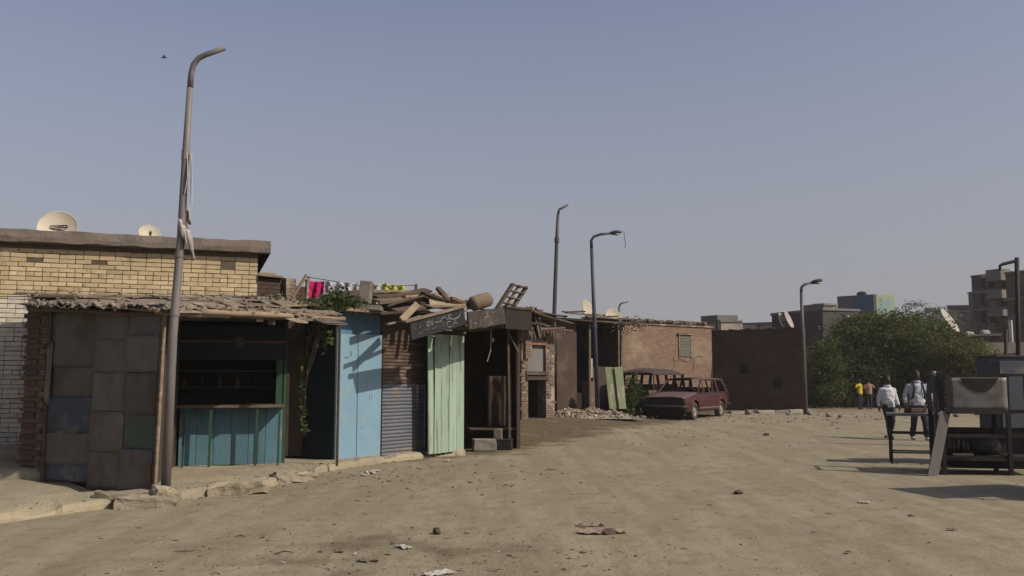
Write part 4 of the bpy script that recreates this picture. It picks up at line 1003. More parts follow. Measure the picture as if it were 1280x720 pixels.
# pale green boards leaning on the shack
lb = [((762, 505), (756, 459), (767, 459), (773, 505)), ((774, 506), (768, 459), (778, 458), (783, 505))]
for i, qd in enumerate(lb):
    Ys = (33.2, 33.9); base = W(qd[0][0], 509, Ys[0])
    P = [W(qd[0][0], 511, Ys[0]), W(qd[1][0], qd[1][1], Ys[1]), W(qd[2][0], qd[2][1], Ys[1] + .1), W(qd[3][0], 511, Ys[0] + .1)]
    b = MB(); n_ = (P[1] - P[0]).cross(P[3] - P[0]).normalized() * .05; b.add([p - base for p in P] + [p - base + n_ for p in P], [(0, 1, 2, 3), (7, 6, 5, 4), (0, 4, 5, 1), (1, 5, 6, 2), (2, 6, 7, 3), (3, 7, 4, 0)])
    o = b.build("leaning_board", M['palegreen' if i == 0 else 'farbeige'] if False else M['palegreen'], fix=True); o.location = base
    tag(o, ["faded green board leaning beside the dark blue lamp post", "faded green board leaning next to the green bush"][i], "board")
bb = [(G(px, 521) + Vector((0, 0, z)), (.11, .11, .2)) for px, z in ((786, .3), (792, .6), (797, .35), (789, 1.0), (798, .9), (786, .7), (793, 1.2))]
plant("wayside_bush", G(791, 519), bb, 300, .12, "small green bush between the leaning boards and the red car", "bush", 'leafdark', stems=8)

# ---------------------------------------------------------------- pink brick building
FQ = Frame((W(722, 450, 38.6).x, 38.6), (W(890, 450, 43.2).x, 43.2), 0.0)
pk = fthing("pink_brick_building", FQ, "pinkish bare brick building with one shuttered window behind the red car", "building")
zq = FQ.hit(860, 409)[1]
MB().b2(0, FQ.L, 0, 6, 0, zq).build("wall", M['pinkbrick'], pk)
x0, z1 = FQ.hit(849, 420); x1, z0 = FQ.hit(863, 446)
wd = MB().b2(x0, x1, -.03, .01, z0, z1).build("window", M['shutter'], pk)
for a, b_ in ((x0 - .06, x0 - .002), (x1 + .002, x1 + .06)): MB().b2(a, b_, -.05, .01, z0 - .05, z1 + .05).build("frame", M['wood'], wd)
MB().b2(x0 - .15, x1 + .12, -.10, -.003, z1 + .06, z1 + .14).build("window_head", M['hutbrick'], pk)
for k in range(7): MB().b2(x0 + .02, x1 - .02, -.045, -.031, lerp(z0, z1, (k + .2) / 7), lerp(z0, z1, (k + .8) / 7)).build("slat", M['shutter'], wd)
for pts in (((842, 446), (842, 452), (850, 449), (860, 453), (871, 446), (878, 445)), ((845, 452), (840, 462), (838, 474)), ((868, 450), (866, 462))):
    MB().tube([(FQ.hit(*p)[0], -.004, FQ.hit(*p)[1]) for p in pts], .022, 4).build("crack", M['mortar'], pk)
MB().b2(-.05, FQ.L + .06, -.06, 6.05, zq + .002, zq + .12, .03).build("coping", M['hutbrick'], pk)
rb2 = MB()
for i in range(260):
    x = rnd(FQ.L * .35, FQ.L * .98); rb2.box((x, rnd(.1, .9), zq + .18 + rnd(0, .14) * nz(x * 1.3) + .03), (rnd(.1, .28), rnd(.1, .2), rnd(.06, .16)), (rnd(-.3, .3), rnd(-.3, .3), rnd(0, 3)))
tag(rb2.build("parapet_rubble", M['hutbrick'], pk), None, None, kind="stuff")
x0 = FQ.hit(776, 402)[0]; x1 = FQ.hit(808, 402)[0]; z1 = FQ.hit(790, 399)[1]
MB().b2(x0, x1, .8, 2.4, zq + .1, z1, .05).build("roof_stack", M['fargrey'], pk)
x0 = FQ.hit(815, 402)[0]; x1 = FQ.hit(826, 402)[0]; MB().b2(x0, x1, .5, 1.4, zq + .1, FQ.hit(820, 402)[1], .05).build("roof_stack", M['rbrick'], pk)
# dead vine on the shack end
vb = [(W(px, py, 36.0), (.35, .3, .12)) for px, py in ((777, 405), (786, 402), (794, 404), (770, 407), (785, 410))]
plant("dry_thatch_clump", W(778, 408, 36.2), vb, 70, .11, "dry straggly thatch hanging at the end of the shack roof", "thatch", 'drygrass')
plank(FV.world(VL - .5, -.3, zv + .2), FV.world(VL + 1.0, -.1, zv + .12), .3, .06, 'darkwood', "dark plank sticking out past the shack roof end", None)
for px, py, Y, rad, rz, el, lab in ((733, 395, 36.3, .62, R(62), R(20), "large cream dish seen edge-on over the shack roof"), (767, 397, 39.8, .42, R(28), R(22), "round cream dish on the pink building by the thin pole")):
    p = W(px, py, Y); zbase = (zv + .1) if Y < 37 else zq + .1
    if Y >= 37: p = Vector((p.x, FQ.world(FQ.loc(p).x, .6, 0).y, p.z))
    dish((p.x, p.y, zbase), rz, el, rad, lab, None, mast=p.z - zbase, detail=False)

# ---------------------------------------------------------------- dark boundary wall
FL = Frame((W(890.5, 450, 43.4).x, 43.4), (W(1007, 450, 41.3).x, 41.3), 0.0)
bw = fthing("boundary_wall", FL, "tall dark red brick wall in shade behind the slender lamp post", "wall")
zw = FL.hit(950, 413)[1]
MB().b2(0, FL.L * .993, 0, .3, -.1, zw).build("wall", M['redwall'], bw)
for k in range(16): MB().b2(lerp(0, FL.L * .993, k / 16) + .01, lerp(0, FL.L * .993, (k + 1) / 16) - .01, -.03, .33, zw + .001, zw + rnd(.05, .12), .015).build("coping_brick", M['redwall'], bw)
for px, py in ((972, 480), (930, 462)):
    x, z = FL.hit(px, py); MB().b2(x - .2, x + .2, -.012, .02, z - .2, z + .25).build("patch", M['black'], bw)
KA, KB = G(914, 517), G(1006, 516)
kb = Frame((KA.x, KA.y), (KB.x, KB.y), gh(KA.x, KA.y))
ko = fthing("low_kerb", kb, "pale low concrete kerb in front of the dark boundary wall", "kerb")
for k in range(5): MB().b2(kb.L * k / 5 + .01, kb.L * (k + 1) / 5 - .02, 0, .35, -.05, .13 + rnd(-.02, .02), .02).build("kerb_block", M['concrete'] if k % 2 else M['farbeige'], ko)

# ---------------------------------------------------------------- street lamps
def lamp(base, path, radii, m, label, cat="street lamp", head=None, wire=None, collars=(), name="street_lamp", split=None):
    base = Vector(base); t = thing(name, base, 0, label, cat); pts = [Vector(p) - base for p in path]
    k = split or len(pts) - 1
    MB().tube(pts[:k + 1], radii[:k + 1], 12).build("pole", M[m], t, smooth=True)
    if k < len(pts) - 1: MB().tube(pts[k:], radii[k:], 10).build("arm", M[m], t, smooth=True)
    for c, r, h in collars: MB().tube([c[0] - base, c[1] - base], [r, r], 12).build("collar", M[m], t)
    if head is not None:
        a, b = pts[-2], pts[-1]; d = (b - a).normalized(); L_, w, hgt = head
        hb = MB(); s = d.cross(Vector((0, 0, 1))).normalized(); u = s.cross(d); vs = []; fs = []
        sec = [(-.1, .35, .4), (.0, .55, .6), (.25, .9, .95), (.55, 1, 1), (.85, .8, .75), (1.0, .35, .35)]
        for f, ww, hh in sec:
            for q in range(10):
                an = 2 * math.pi * q / 10; vs.append(b + d * f * L_ + s * math.cos(an) * w * ww / 2 + u * math.sin(an) * hgt * hh / 2)
        for i in range(5):
            for q in range(10): fs.append((i * 10 + q, i * 10 + (q + 1) % 10, (i + 1) * 10 + (q + 1) % 10, (i + 1) * 10 + q))
        fs += [tuple(range(10)), tuple(range(50, 60))]; hb.add(vs, fs); hd = hb.build("lamp_head", M['dark'], t, smooth=True, fix=True)
        gl = MB(); gl.ell(b + d * L_ * .55 - u * hgt * .42, (L_ * .28, L_ * .28, hgt * .25), 10, 6); gl.build("lens", M['litter'], hd, smooth=True)
    if wire: MB().tube([Vector(p) - base for p in wire], .012, 5).build("loose_wire", M['dark'], t)
    return t
Yl = 12.15
P = [W(207, 611, Yl), W(216, 420, Yl), W(226, 300, Yl), W(232, 195, Yl)]
P2 = [W(232, 195, Yl), W(237.5, 110, Yl), W(239, 92, Yl), W(242, 81, Yl), W(248, 73, Yl), W(257, 68.5, Yl), W(281, 60, Yl)]
P[0].z = .1
lamp(P[0], P + P2[1:], [.066, .060, .055, .050, .042, .04, .04, .039, .038, .037, .036], 'pole', "tall bent grey lamp post without a lamp beside the patchwork shed", split=4,
     collars=((( W(231.8, 200, Yl), W(232.3, 188, Yl)), .056, .1), ((W(218.3, 395, Yl), W(218.8, 388, Yl)), .066, .1), ((W(224, 322, Yl), W(224.4, 317, Yl)), .064, .1)))
rg = MB(); c0 = W(229, 257, Yl)
def rag_pt(a, r, dz): return Vector((math.cos(a) * r + dz * -.13, math.sin(a) * r, dz))
for k in range(5):
    a0 = k * 1.3; z0 = -.02 - .09 * k; tw = 2.6 + .5 * (k % 2)
    def fn(u, v):
        a = a0 + u * tw; r = .062 + .02 * math.sin(u * 9 + k) + .02 * v * (1 - v); return rag_pt(a, r, z0 - .10 * u - v * (.17 + .05 * math.sin(u * 7 + k)))
    rg.grid(fn, 12, 4)
for k, (a, ln) in enumerate(((-1.0, .30), (-.5, .42), (-1.7, .2))):
    rg.grid(lambda u, v: rag_pt(a + u * .5 + .3 * v, .07 + .03 * v * math.sin(u * 5), -.35 - v * ln), 4, 8)
o = rg.build("rag", M['rag'], smooth=True, solid=.006); o.location = c0; tag(o, "dirty white rag knotted round the bent lamp post", "rag", kind=None)
b = MB(); c0 = W(231, 192, Yl) + Vector((.06, -.03, 0))
for dx in (-.012, .028, .045): b.tube([Vector((dx, 0, 0)), Vector((dx + .03, -.03, -.35)), Vector((dx * 2, -.02, -.62 - dx * 3))], [.014, .018, .012], 5, flat=.4)
o = b.build("rag_strip", M['rag']); o.location = c0; tag(o, "thin grey strips dangling from the lamp post joint", "rag")
# dark blue lamp with dangling wire
Yb = 33.0; z0 = gh(*W(746, 505, Yb).xy) - .02
Pb = [W(747.5, 522, Yb), W(743, 400, Yb), W(739.5, 310, Yb), W(739, 301, Yb), W(742, 296, Yb), W(750, 293, Yb), W(763, 291.5, Yb)]
Pb[0].z = z0
we = W(776, 290, Yb)
lamp(Pb[0], Pb, [.085, .075, .062, .058, .052, .05, .045], 'bluepole', "dark blue lamp post with a wire dangling from its head", head=(.42, .24, .17), split=2, wire=[we, W(780, 290, Yb), W(780.5, 298, Yb), W(782, 305, Yb), W(781, 310, Yb)])
# slim dark pole without lamp
Yc = 31.2; Pc = [W(690, 520, Yc), W(693, 390, Yc), W(696, 300, Yc), W(697.5, 268, Yc), W(699, 262, Yc), W(710, 256, Yc)]; Pc[0].z = gh(*Pc[0].xy) - .02
lamp(Pc[0], Pc, [.08, .075, .065, .05, .045, .04], 'darkpole', "slim dark lamp post without a lamp beside the brick hut", split=3, collars=(((W(696, 303, Yc), W(696.2, 297, Yc)), .09, .1),))
# lamp at the boundary wall
Yd = 38.0; Pd = [W(1006.5, 515, Yd), W(1003.5, 420, Yd), W(1001.5, 365, Yd), W(1002, 359, Yd), W(1006, 355.5, Yd), W(1014, 353.5, Yd)]; Pd[0].z = gh(*Pd[0].xy) - .02
lamp(Pd[0], Pd, [.085, .075, .065, .06, .055, .05], 'darkpole', "slender lamp post with a round lamp head before the dark boundary wall", head=(.50, .30, .20), split=2)
# thin far pole behind the shack
Ye = 42.5; Pe = [W(772, 500, Ye), W(773.5, 400, Ye), W(774, 383, Ye), W(776, 379.5, Ye), W(785, 377, Ye)]; Pe[0].z = 0.0
lamp(Pe[0], Pe, [.06, .05, .045, .04, .035], 'darkpole', "thin lamp post with a short arm behind the shack with dishes", split=2)
o = MB().tube([(0, 0, 0), (0, 0, W(755, 393, 39.2).z)], .05, 6).build("roof_stub_pole", M['rust']); o.location = (W(755, 393, 39.2).x, 39.2, 0); tag(o, "short rusty pole rising by the upper brick room", "pole")
# pole with curved bracket at the right edge, and a plain one
Yr = 21.0; Pr = [W(1274, 560, Yr), W(1272.5, 420, Yr), W(1271, 322, Yr)]; Pr[0].z = 0
t = lamp(Pr[0], Pr, [.055, .05, .05], 'rust', "dark post with a bracket arm rising behind the blue-grey cabinet", cat="post", name="bracket_post")
MB().tube([W(1271, 326, Yr) - Pr[0], W(1254, 330, Yr) - Pr[0], W(1250, 332, Yr) - Pr[0], W(1250, 338, Yr) - Pr[0]], [.04, .04, .035, .03], 8).build("bracket", M['rust'], t)
Pr2 = [W(1257, 560, Yr), W(1257.5, 412, Yr)]; Pr2[0].z = 0
lamp(Pr2[0], Pr2, [.045, .04], 'rust', "shorter plain dark post behind the blue-grey cabinet", cat="post", name="plain_post")
o = MB().beam((0, 0, 0), (W(1273, 442, Yr) - W(1257, 443, Yr)), .04, .04).build("cross_bar", M['rust'], t); o.location = W(1257, 443, Yr) - Pr[0]

# ---------------------------------------------------------------- red station wagon
def wheel(parent, x, y, z, r=.31, w=.19, flat=0.0):
    mt = Matrix.Translation((x, y, z)) @ Matrix.Rotation(math.pi / 2 if y < 0 else -math.pi / 2, 4, 'X')
    t = bpy.data.objects.new("wheel", None); col.objects.link(t); t.parent = parent; t.empty_display_size = .1
    MB().lathe([(r * .62, -w / 2), (r * .93, -w / 2), (r, -w * .3), (r, w * .3), (r * .93, w / 2), (r * .62, w / 2), (r * .62, -w / 2)], 28, mt).build("tyre", M['tyre'], t, smooth=True)
    rm = MB().lathe([(.001, w * .38), (r * .16, w * .40), (r * .2, w * .3), (r * .45, w * .22), (r * .56, w * .34), (r * .63, w * .42), (r * .63, -w * .3)], 28, mt).build("rim", M['rim'], t, smooth=True)
def station_wagon(loc, rz, label):
    t = thing("station_wagon", loc, rz, label, "car")
    fx, rx, ar = 1.42, -1.36, .37
    def top(x):
        if x > 1.0: return lerp(.93, .76, ((x - 1.0) / 1.28) ** 1.3)
        return .93 + .02 * math.sin((x + 2.3) * .9)
    def bot(x):
        b = .27 if -1.9 < x < 1.9 else .27 + .10 * (abs(x) - 1.9) / .4
        for c in (fx, rx):
            if abs(x - c) < ar: b = max(b, .31 + math.sqrt(ar * ar - (x - c) ** 2))
        return b
    def yy(x, z):
        w = .845 - .10 * max(0, (abs(x) - 1.7) / .6) ** 2
        w += -.055 * ((z - .58) / .36) ** 2 + (.012 if .60 < z < .63 else 0)
        for c in (fx, rx):
            d = math.hypot(x - c, z - .31)
            if d < ar + .07: w += .022 * (1 - abs(d - ar - .02) / .06) if abs(d - ar - .02) < .06 else 0
        return w
    segs = [("front_fender", 2.28, .92), ("front_door", .912, -.20), ("rear_door", -.208, -1.06), ("quarter_panel", -1.068, -2.32)]
    for sgn in (-1, 1):
        for nm, xa, xb in segs:
            n = max(10, int((xa - xb) / .035)); b = MB()
            def fn(u, v):
                x = lerp(xa, xb, u); z = lerp(bot(x), top(x), v); return Vector((x, sgn * yy(x, z), z))
            b.grid(fn, n, 10); p = b.build(nm, M['carred'], t, smooth=True, solid=.02, fix=True)
            if 'door' in nm: MB().b2(xb + .08, xb + .24, sgn * .845 - .012, sgn * .845 + .02, .80, .83).build("handle", M['carblack'], p, bevel=.005)
        tr = MB(); tr.grid(lambda u, v: Vector((lerp(1.02, -.98, u), sgn * (yy(lerp(1.02, -.98, u), .40) + .015), lerp(.375, .415, v))), 20, 1); tr.build("trim_strip", M['chrome'], t, solid=.012)
        # pillars, slanted inwards
        yb, yt = sgn * .79, sgn * .64; zt_ = 1.40
        for nm, xb0, xt0, w in (("front_pillar", 1.0, .34, .06), ("middle_pillar", -.20, -.24, .075), ("rear_pillar", -1.06, -1.10, .085), ("tail_pillar", -2.16, -1.90, .10)):
            MB().beam((xb0, yb, .91), (xt0, yt, zt_), .05, w).build(nm, M['carred'], t, bevel=.012)
        MB().beam((.36, yt, zt_), (-1.93, yt, zt_), .06, .06).build("roof_rail", M['carred'], t, bevel=.012)
        MB().beam((1.02, yb + sgn * .012, .92), (-2.2, yb + sgn * .012, .945), .05, .035).build("belt_rail", M['carblack'], t, bevel=.008)
        for xa in (.30, -.75): MB().beam((xa, yb - sgn * .02, .93), (xa - .02, yt - sgn * .0, 1.38), .018, .022).build("window_bar", M['carblack'], t)
        for c in (fx, rx): wheel(t, c, sgn * .74, .30)
        hl = MB(); hl.b2(2.17, 2.25, sgn * .44 if sgn > 0 else -.74, sgn * .74 if sgn > 0 else -.44, .56, .71); hl.build("headlight_socket", M['carblack'], t)
        tl = MB(); tl.b2(-2.37, -2.32, min(sgn * .60, sgn * .80), max(sgn * .60, sgn * .80), .62, .88); tl.build("tail_light", M['carblack'], t)
    hood = MB(); hood.grid(lambda u, v: Vector((lerp(.98, 2.25, u), lerp(-.80, .80, v) * (1 - .09 * u * u), top(lerp(.98, 2.25, u)) + .035 * (1 - (2 * v - 1) ** 4) - .01 + .01 * nz(u * 3, v * 4))), 16, 14); hood.build("bonnet", M['cardust'], t, smooth=True, solid=.02)
    rf = MB(); rf.grid(lambda u, v: Vector((lerp(.36, -1.98, u), lerp(-.68, .68, v), 1.415 + .055 * (1 - (2 * v - 1) ** 2) + .02 * math.sin(u * 3.14))), 16, 12); rf.build("roof", M['cardust'], t, smooth=True, solid=.02)
    MB().b2(2.10, 2.245, -.79, .79, .30, .735).build("front_recess", M['carblack'], t)
    for k in range(5): MB().b2(2.245, 2.265, -.42, .42, .50 + k * .045, .515 + k * .045).build("grille_bar", M['dark'], t)
    MB().tube([(2.16, -.84, .45), (2.30, -.70, .45), (2.36, 0, .45), (2.30, .70, .45), (2.16, .84, .45)], .07, 8, flat=1.0).build("front_bumper", M['carblack'], t, smooth=True)
    MB().tube([(-2.22, -.82, .46), (-2.36, -.7, .46), (-2.4, 0, .46), (-2.36, .7, .46), (-2.22, .82, .46)], .07, 8).build("rear_bumper", M['carblack'], t, smooth=True)
    MB().b2(-2.32, -2.26, -.78, .78, .40, .93).build("tailgate", M['carred'], t, bevel=.02)
    MB().beam((-2.18, -.66, .94), (-1.93, -.62, 1.40), .08, .05).build("tailgate_frame", M['carred'], t); MB().beam((-2.18, .66, .94), (-1.93, .62, 1.40), .08, .05).build("tailgate_frame", M['carred'], t)
    MB().b2(2.0, 2.12, -.7, .7, .13, .32).build("front_valance", M['carblack'], t)
    MB().b2(-2.2, 2.05, -.72, .72, .26, .31).build("floor_pan", M['carblack'], t)
    MB().b2(.72, 1.0, -.76, .76, .55, .90).build("dashboard", M['carblack'], t, bevel=.03)
    MB().b2(1.0, 1.06, -.76, .76, .3, .88).build("firewall", M['carblack'], t)
    for x, y, w in ((.05, .38, .5), (.05, -.38, .5), (-.85, 0, 1.3)):
        MB().box((x + .2, y, .48), (.5, w, .2)).build("seat", M['brownwall'], t, bevel=.05); MB().box((x - .1, y, .82), (.14, w, .62), (0, R(-12), 0)).build("seat_back", M['brownwall'], t, bevel=.05)
    sw = MB(); pts = [Vector((.62 + .09 * math.sin(a), .38 + .19 * math.cos(a), .93 + .17 * math.sin(a))) for a in [k * 6.283 / 16 for k in range(17)]]; sw.tube(pts, .016, 6, cap=False); sw.tube([(.62, .38, .93), (.8, .38, .86)], .025, 6); sw.build("steering_wheel", M['carblack'], t)
    return t
cf = Vector((6.42, 33.0)); be = R(33.0); fwd = Vector((-math.sin(be), -math.cos(be))); side = Vector((math.cos(be), -math.sin(be)))
cc = cf - fwd * 2.3 - side * .85
wag = station_wagon((cc.x, cc.y, gh(cc.x, cc.y) - .015), math.atan2(fwd.y, fwd.x), "maroon station wagon without window glass parked by the pink brick building")
wag.scale = (1.03, 1.05, 1.06)

# ---------------------------------------------------------------- gutted van
def van(loc, rz, label):
    t = thing("gutted_van", loc, rz, label, "van"); L2, w2 = 1.9, .80
    for s in (-1, 1):
        b = MB(); b.grid(lambda u, v: Vector((lerp(-L2, L2, u), s * (w2 - .04 * (2 * v - 1) ** 2), lerp(.38, 1.05, v))), 20, 6); b.build("side_panel", M['van'], t, smooth=True, solid=.04)
        for x in (-1.86, -.95, -.05, .85, 1.45): MB().beam((x, s * w2, 1.04), (x - (.0 if x < 1.4 else .28), s * (w2 - .09), 1.72), .05, .13).build("pillar", M['van'], t, bevel=.015)
        for c in (-1.2, 1.25): wheel(t, c, s * .68, .28, .28, .17)
    rf = MB(); rf.grid(lambda u, v: Vector((lerp(-L2 - .03, L2 - .38, u), lerp(-w2 + .02, w2 - .02, v), 1.70 + .20 * (1 - abs(2 * v - 1) ** 2.6) * (1 - abs(2 * u - 1) ** 5) + .015 * nz(u * 6, v * 5))), 20, 14); rf.build("roof", M['van'], t, smooth=True, solid=.03)
    for s in (-1, 1): MB().beam((-L2, s * (w2 - .03), 1.69), (L2 - .4, s * (w2 - .03), 1.69), .07, .09).build("roof_gutter", M['van'], t, bevel=.015)
    MB().b2(L2 - .06, L2, -w2 + .04, w2 - .04, .4, 1.05).build("front_panel", M['van'], t, bevel=.02); MB().b2(-L2, -L2 + .05, -w2 + .04, w2 - .04, .4, 1.05).build("rear_panel", M['van'], t, bevel=.02)
    MB().b2(-L2 + .06, L2 - .08, -w2 + .06, w2 - .06, .36, .42).build("floor_pan", M['carblack'], t)
    for x in (-1.2, -.3, .7): MB().box((x, .15, .9), (.14, 1.0, .75), (0, R(-8), 0)).build("seat_frame", M['carblack'], t, bevel=.04)
    return t
vp = W(812, 510, 36.6)
van((vp.x, vp.y, gh(vp.x, vp.y) - .01), R(-122), "gutted brown van with empty windows half hidden behind the maroon car")

# ---------------------------------------------------------------- trees
def tree(base, lobes, n_clump, per, size, trunk_r, m, label, group=None, spread=.34, limbs=16, name="tree", trunk_top=None):
    base = Vector(base); t = thing(name, base, rnd(0, .1), label, "tree", group); cr = MB(); tk = MB(); lim = MB(); cl = []
    tot = sum(r[0] * r[1] * r[2] for c, r in lobes)
    for c, r in lobes:
        k = max(4, int(n_clump * r[0] * r[1] * r[2] / tot))
        for _ in range(k):
            d = Vector((random.gauss(0, 1), random.gauss(0, 1), random.gauss(0, 1))).normalized() * rnd(.35, 1.0) ** .5 * rnd(.85, 1.08)
            cl.append(Vector((c[0] + d.x * r[0], c[1] + d.y * r[1], c[2] + d.z * r[2])))
    for c in cl:
        if c.z < .25: c.z = rnd(.25, .6)
        s = spread * rnd(.6, 1.3); dn = rnd(.6, 1.3)
        cr.m = random.choice((0, 0, 0, 0, 1, 1, 2)) if isinstance(m, tuple) else 0
        leaves(cr, lambda: gauss(c, s, s, s * .45), int(per * dn), size * rnd(.75, 1.25), .35)
    cr.build("crown", [M[q] for q in m] if isinstance(m, tuple) else M[m], t)
    hgt = max(c.z for c in cl); th = trunk_top or hgt * .35
    tk.tube([(0, 0, -.1), (.05, .02, th * .5), (.0, .06, th)], [trunk_r * 1.25, trunk_r, trunk_r * .8], 9); tk.build("trunk", M['bark'], t, smooth=True)
    for i in range(limbs):
        c = random.choice(cl); mid = Vector((c.x * .4, c.y * .4, lerp(th, c.z, .55)))
        lim.tube([(0, .05, th * rnd(.75, 1)), mid, c], [trunk_r * .55, trunk_r * .3, trunk_r * .08], 5)
    lim.build("limb", M['bark'], t); return t
tb = G(1112, 514); tb = Vector((W(1112, 500, 48.5).x, 48.5, gh(20, 48)))
def LB(px, py, Y, rx, ry, rz): p = W(px, py, Y) - tb; return ((p.x, p.y, p.z), (rx, ry, rz))
tree(tb, [LB(1100, 425, 48.5, 2.7, 2.2, 1.45), LB(1048, 448, 48.0, 1.7, 1.8, 1.35), LB(1138, 440, 48.2, 2.5, 2.2, 1.6), LB(1085, 465, 48.0, 2.6, 1.8, 1.2), LB(1030, 476, 46.0, .8, 1.2, 1.3), LB(1026, 445, 46.0, .6, 1.0, .9), LB(1150, 470, 48.0, 2.4, 1.8, 1.1), LB(1098, 403, 48.6, 2.2, 1.4, .5), LB(1150, 410, 48.6, 2.2, 1.4, .5), LB(1072, 415, 48.0, 1.4, 1.2, .6), LB(1195, 428, 48.4, 1.6, 1.3, .6), LB(1180, 445, 48.4, 1.3, 1.5, 1.2)], 1700, 46, .15, .22, ('leafdark', 'leafmid', 'leaflight'), "broad dense dark green tree behind the two walking men", limbs=26)
tb = Vector((W(1212, 500, 45.5).x, 45.5, gh(20, 45)))
tree(tb, [LB(1200, 446, 45.5, 1.4, 1.4, .8), LB(1228, 452, 45.3, 1.0, 1.0, .6), LB(1190, 465, 45.6, 1.1, 1.2, .8), LB(1215, 475, 45.6, 1.3, 1.0, .8)], 480, 44, .14, .13, 'leaflight', "lighter yellow-green tree behind the welded iron stand", limbs=14)
tb = Vector((W(1160, 500, 66).x, 66, .1))
tree(tb, [LB(1142, 383, 66, .7, .7, .45), LB(1160, 387, 66, 1.2, .8, .4), LB(1178, 390, 66, 1.0, .8, .4), LB(1168, 398, 66, 1.6, 1.0, .45), LB(1150, 402, 66, 1.3, 1, .4), LB(1190, 404, 66, .5, .8, .6)], 95, 34, .17, .12, 'leafpale', "thin pale grey-green tree rising behind the dense tree", limbs=12, spread=.26, trunk_top=4.5)
# shrubby undergrowth under the tree
ub = [(W(px, 505, 47.0 + rnd(-.5, .5)), (.8, .5, .45)) for px in range(1015, 1215, 16)]
plant("undergrowth", W(1100, 516, 47.5), ub, 260, .2, "dark shrubby undergrowth beneath the dense tree", "shrub", 'leafdark', stems=0)
ub = [(W(px, 468, 49.5), (1.0, .5, .9)) for px in range(1010, 1225, 14)]
# wall behind the trees
FZ = Frame((W(1000, 450, 51.5).x, 51.5), (W(1230, 450, 51.5).x, 51.5), 0)
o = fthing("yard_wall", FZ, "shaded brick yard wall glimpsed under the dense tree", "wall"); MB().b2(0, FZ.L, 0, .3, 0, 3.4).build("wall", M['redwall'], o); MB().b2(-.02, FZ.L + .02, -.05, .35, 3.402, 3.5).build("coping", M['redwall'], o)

# ---------------------------------------------------------------- far buildings
def building(px0, px1, Y0, Y1, py_top, m, label, name="far_building", depth=6, wins=(), band=None, door=None, right=None, group=None, par=True, slabs=()):
    F = Frame((W(px0, 440, Y0).x, Y0), (W(px1, 440, Y1).x, Y1), 0); t = fthing(name, F, label, "building", group)
    zt_ = F.hit((px0 + px1) / 2, py_top)[1]
    MB().b2(0, F.L, 0, depth, 0, zt_).build("wall", M[m], t)
    if par: MB().b2(-.06, F.L + .06, -.07, depth + .06, zt_ + .002, zt_ + .14, .03).build("parapet", M['fargrey'], t)
    for (a, b, c, d, mm) in wins:
        xa, za = F.hit(a, c); xb, zb2 = F.hit(b, d)
        w = MB().b2(min(xa, xb), max(xa, xb), -.02, .02, min(za, zb2), max(za, zb2)).build("window", M[mm], t)
        MB().b2(min(xa, xb) - .08, max(xa, xb) + .08, -.12, -.003, min(za, zb2) - .09, min(za, zb2) - .003).build("sill", M['fargrey'], w)
    for py in slabs:
        z = F.hit((px0 + px1) / 2, py)[1]; MB().b2(-.1, F.L + .1, -.25, -.004, z - .12, z + .06).build("floor_slab", M['fargrey'], t)
    return t, F, zt_
# A: block with wall colour darkened for its shaded face, roof slab and dishes
tA, FA, zA = building(966, 1030, 60, 55.5, 391, 'farshade', "dark grey block, deepened for shade, with two white dishes on its wall behind the boundary wall", depth=3)
tA2, FA2, zA2 = building(1029, 1062, 56.4, 57.6, 394, 'farbeige', "small beige house with an overhanging brown roof slab left of the tree", depth=2.5, wins=((1036, 1041, 398, 408, 'farbrown'),))
MB().b2(-.25, FA2.L + .2, -.45, 2.6, zA2 + .15, zA2 + .27).build("roof_slab", M['farbrown'], tA2)
building(1019, 1031, 63, 62.6, 382, 'fargrey', "grey rooftop room beside the beige house", name="rooftop_room", depth=2)
building(1031.2, 1048, 62.6, 63.2, 382, 'fargrey', "paler grey rooftop room with a white window strip", name="rooftop_room", depth=2, wins=((1041, 1044, 384, 390, 'litter'),))
for px, py in ((976, 404), (983, 401)):
    p = W(px, py, 56.4); t = dish((p.x, p.y, p.z - .5), R(58), R(22), .62, "white oval dish mounted on the dark grey block", "two dishes on the dark grey block", 'litter', mast=.5, detail=False)
    MB().beam((0, .05, .4), (.1, 1.6, .4), .05, .05).build("wall_bracket", M['dark'], t)
p = W(1062, 404, 56.2); t = dish((p.x, p.y, p.z - .6), R(50), R(20), .55, "white dish on the corner of the beige house by the tree", None, 'litter', mast=.6, detail=False)
MB().beam((0, .05, .5), (-.2, 1.5, .4), .05, .05).build("wall_bracket", M['dark'], t)
# B: painted building
tB, FBb, zB = building(1049, 1095, 76, 74, 369, 'farblue', "tall blue painted building rising behind the tree crown", depth=2.5, par=False)
tB2, FB2, zB2 = building(1095.3, 1121, 74.0, 75.6, 369, 'fargreen', "pale green building face with a blue painted pattern", depth=2.0, par=False)
for cx, cz, r0, r1 in ((.55, .9, .62, .75), (.3, 1.3, .3, .4), (.8, .5, .25, .35), (.32, .45, .22, .3), (.82, 1.5, .3, .3)):
    pts = []
    for k in range(14):
        a = k * 6.283 / 14; rr = 1 + .35 * math.sin(a * 3 + cx * 9); pts.append((FB2.L * cx + math.cos(a) * r0 * rr, -.02, zB2 - cz + math.sin(a) * r1 * rr * .7))
    o = MB(); o.add(pts, [tuple(range(14))]); o.build("painted_motif", M['mural'], tB2)
MB().b2(FB2.L * .02, FB2.L * .1, -.03, .0, 0, zB2).build("corner_stripe", M['kgreen'], tB2)
o = MB(); o.lathe([(.001, 0), (.4, 0), (.42, .5), (.2, .62), (.001, .65)], 12); o = o.build("water_tank", M['dark']); o.location = (W(1077, 366, 78).x, 78, zB); tag(o, "dark water tank on the blue painted building", "tank")
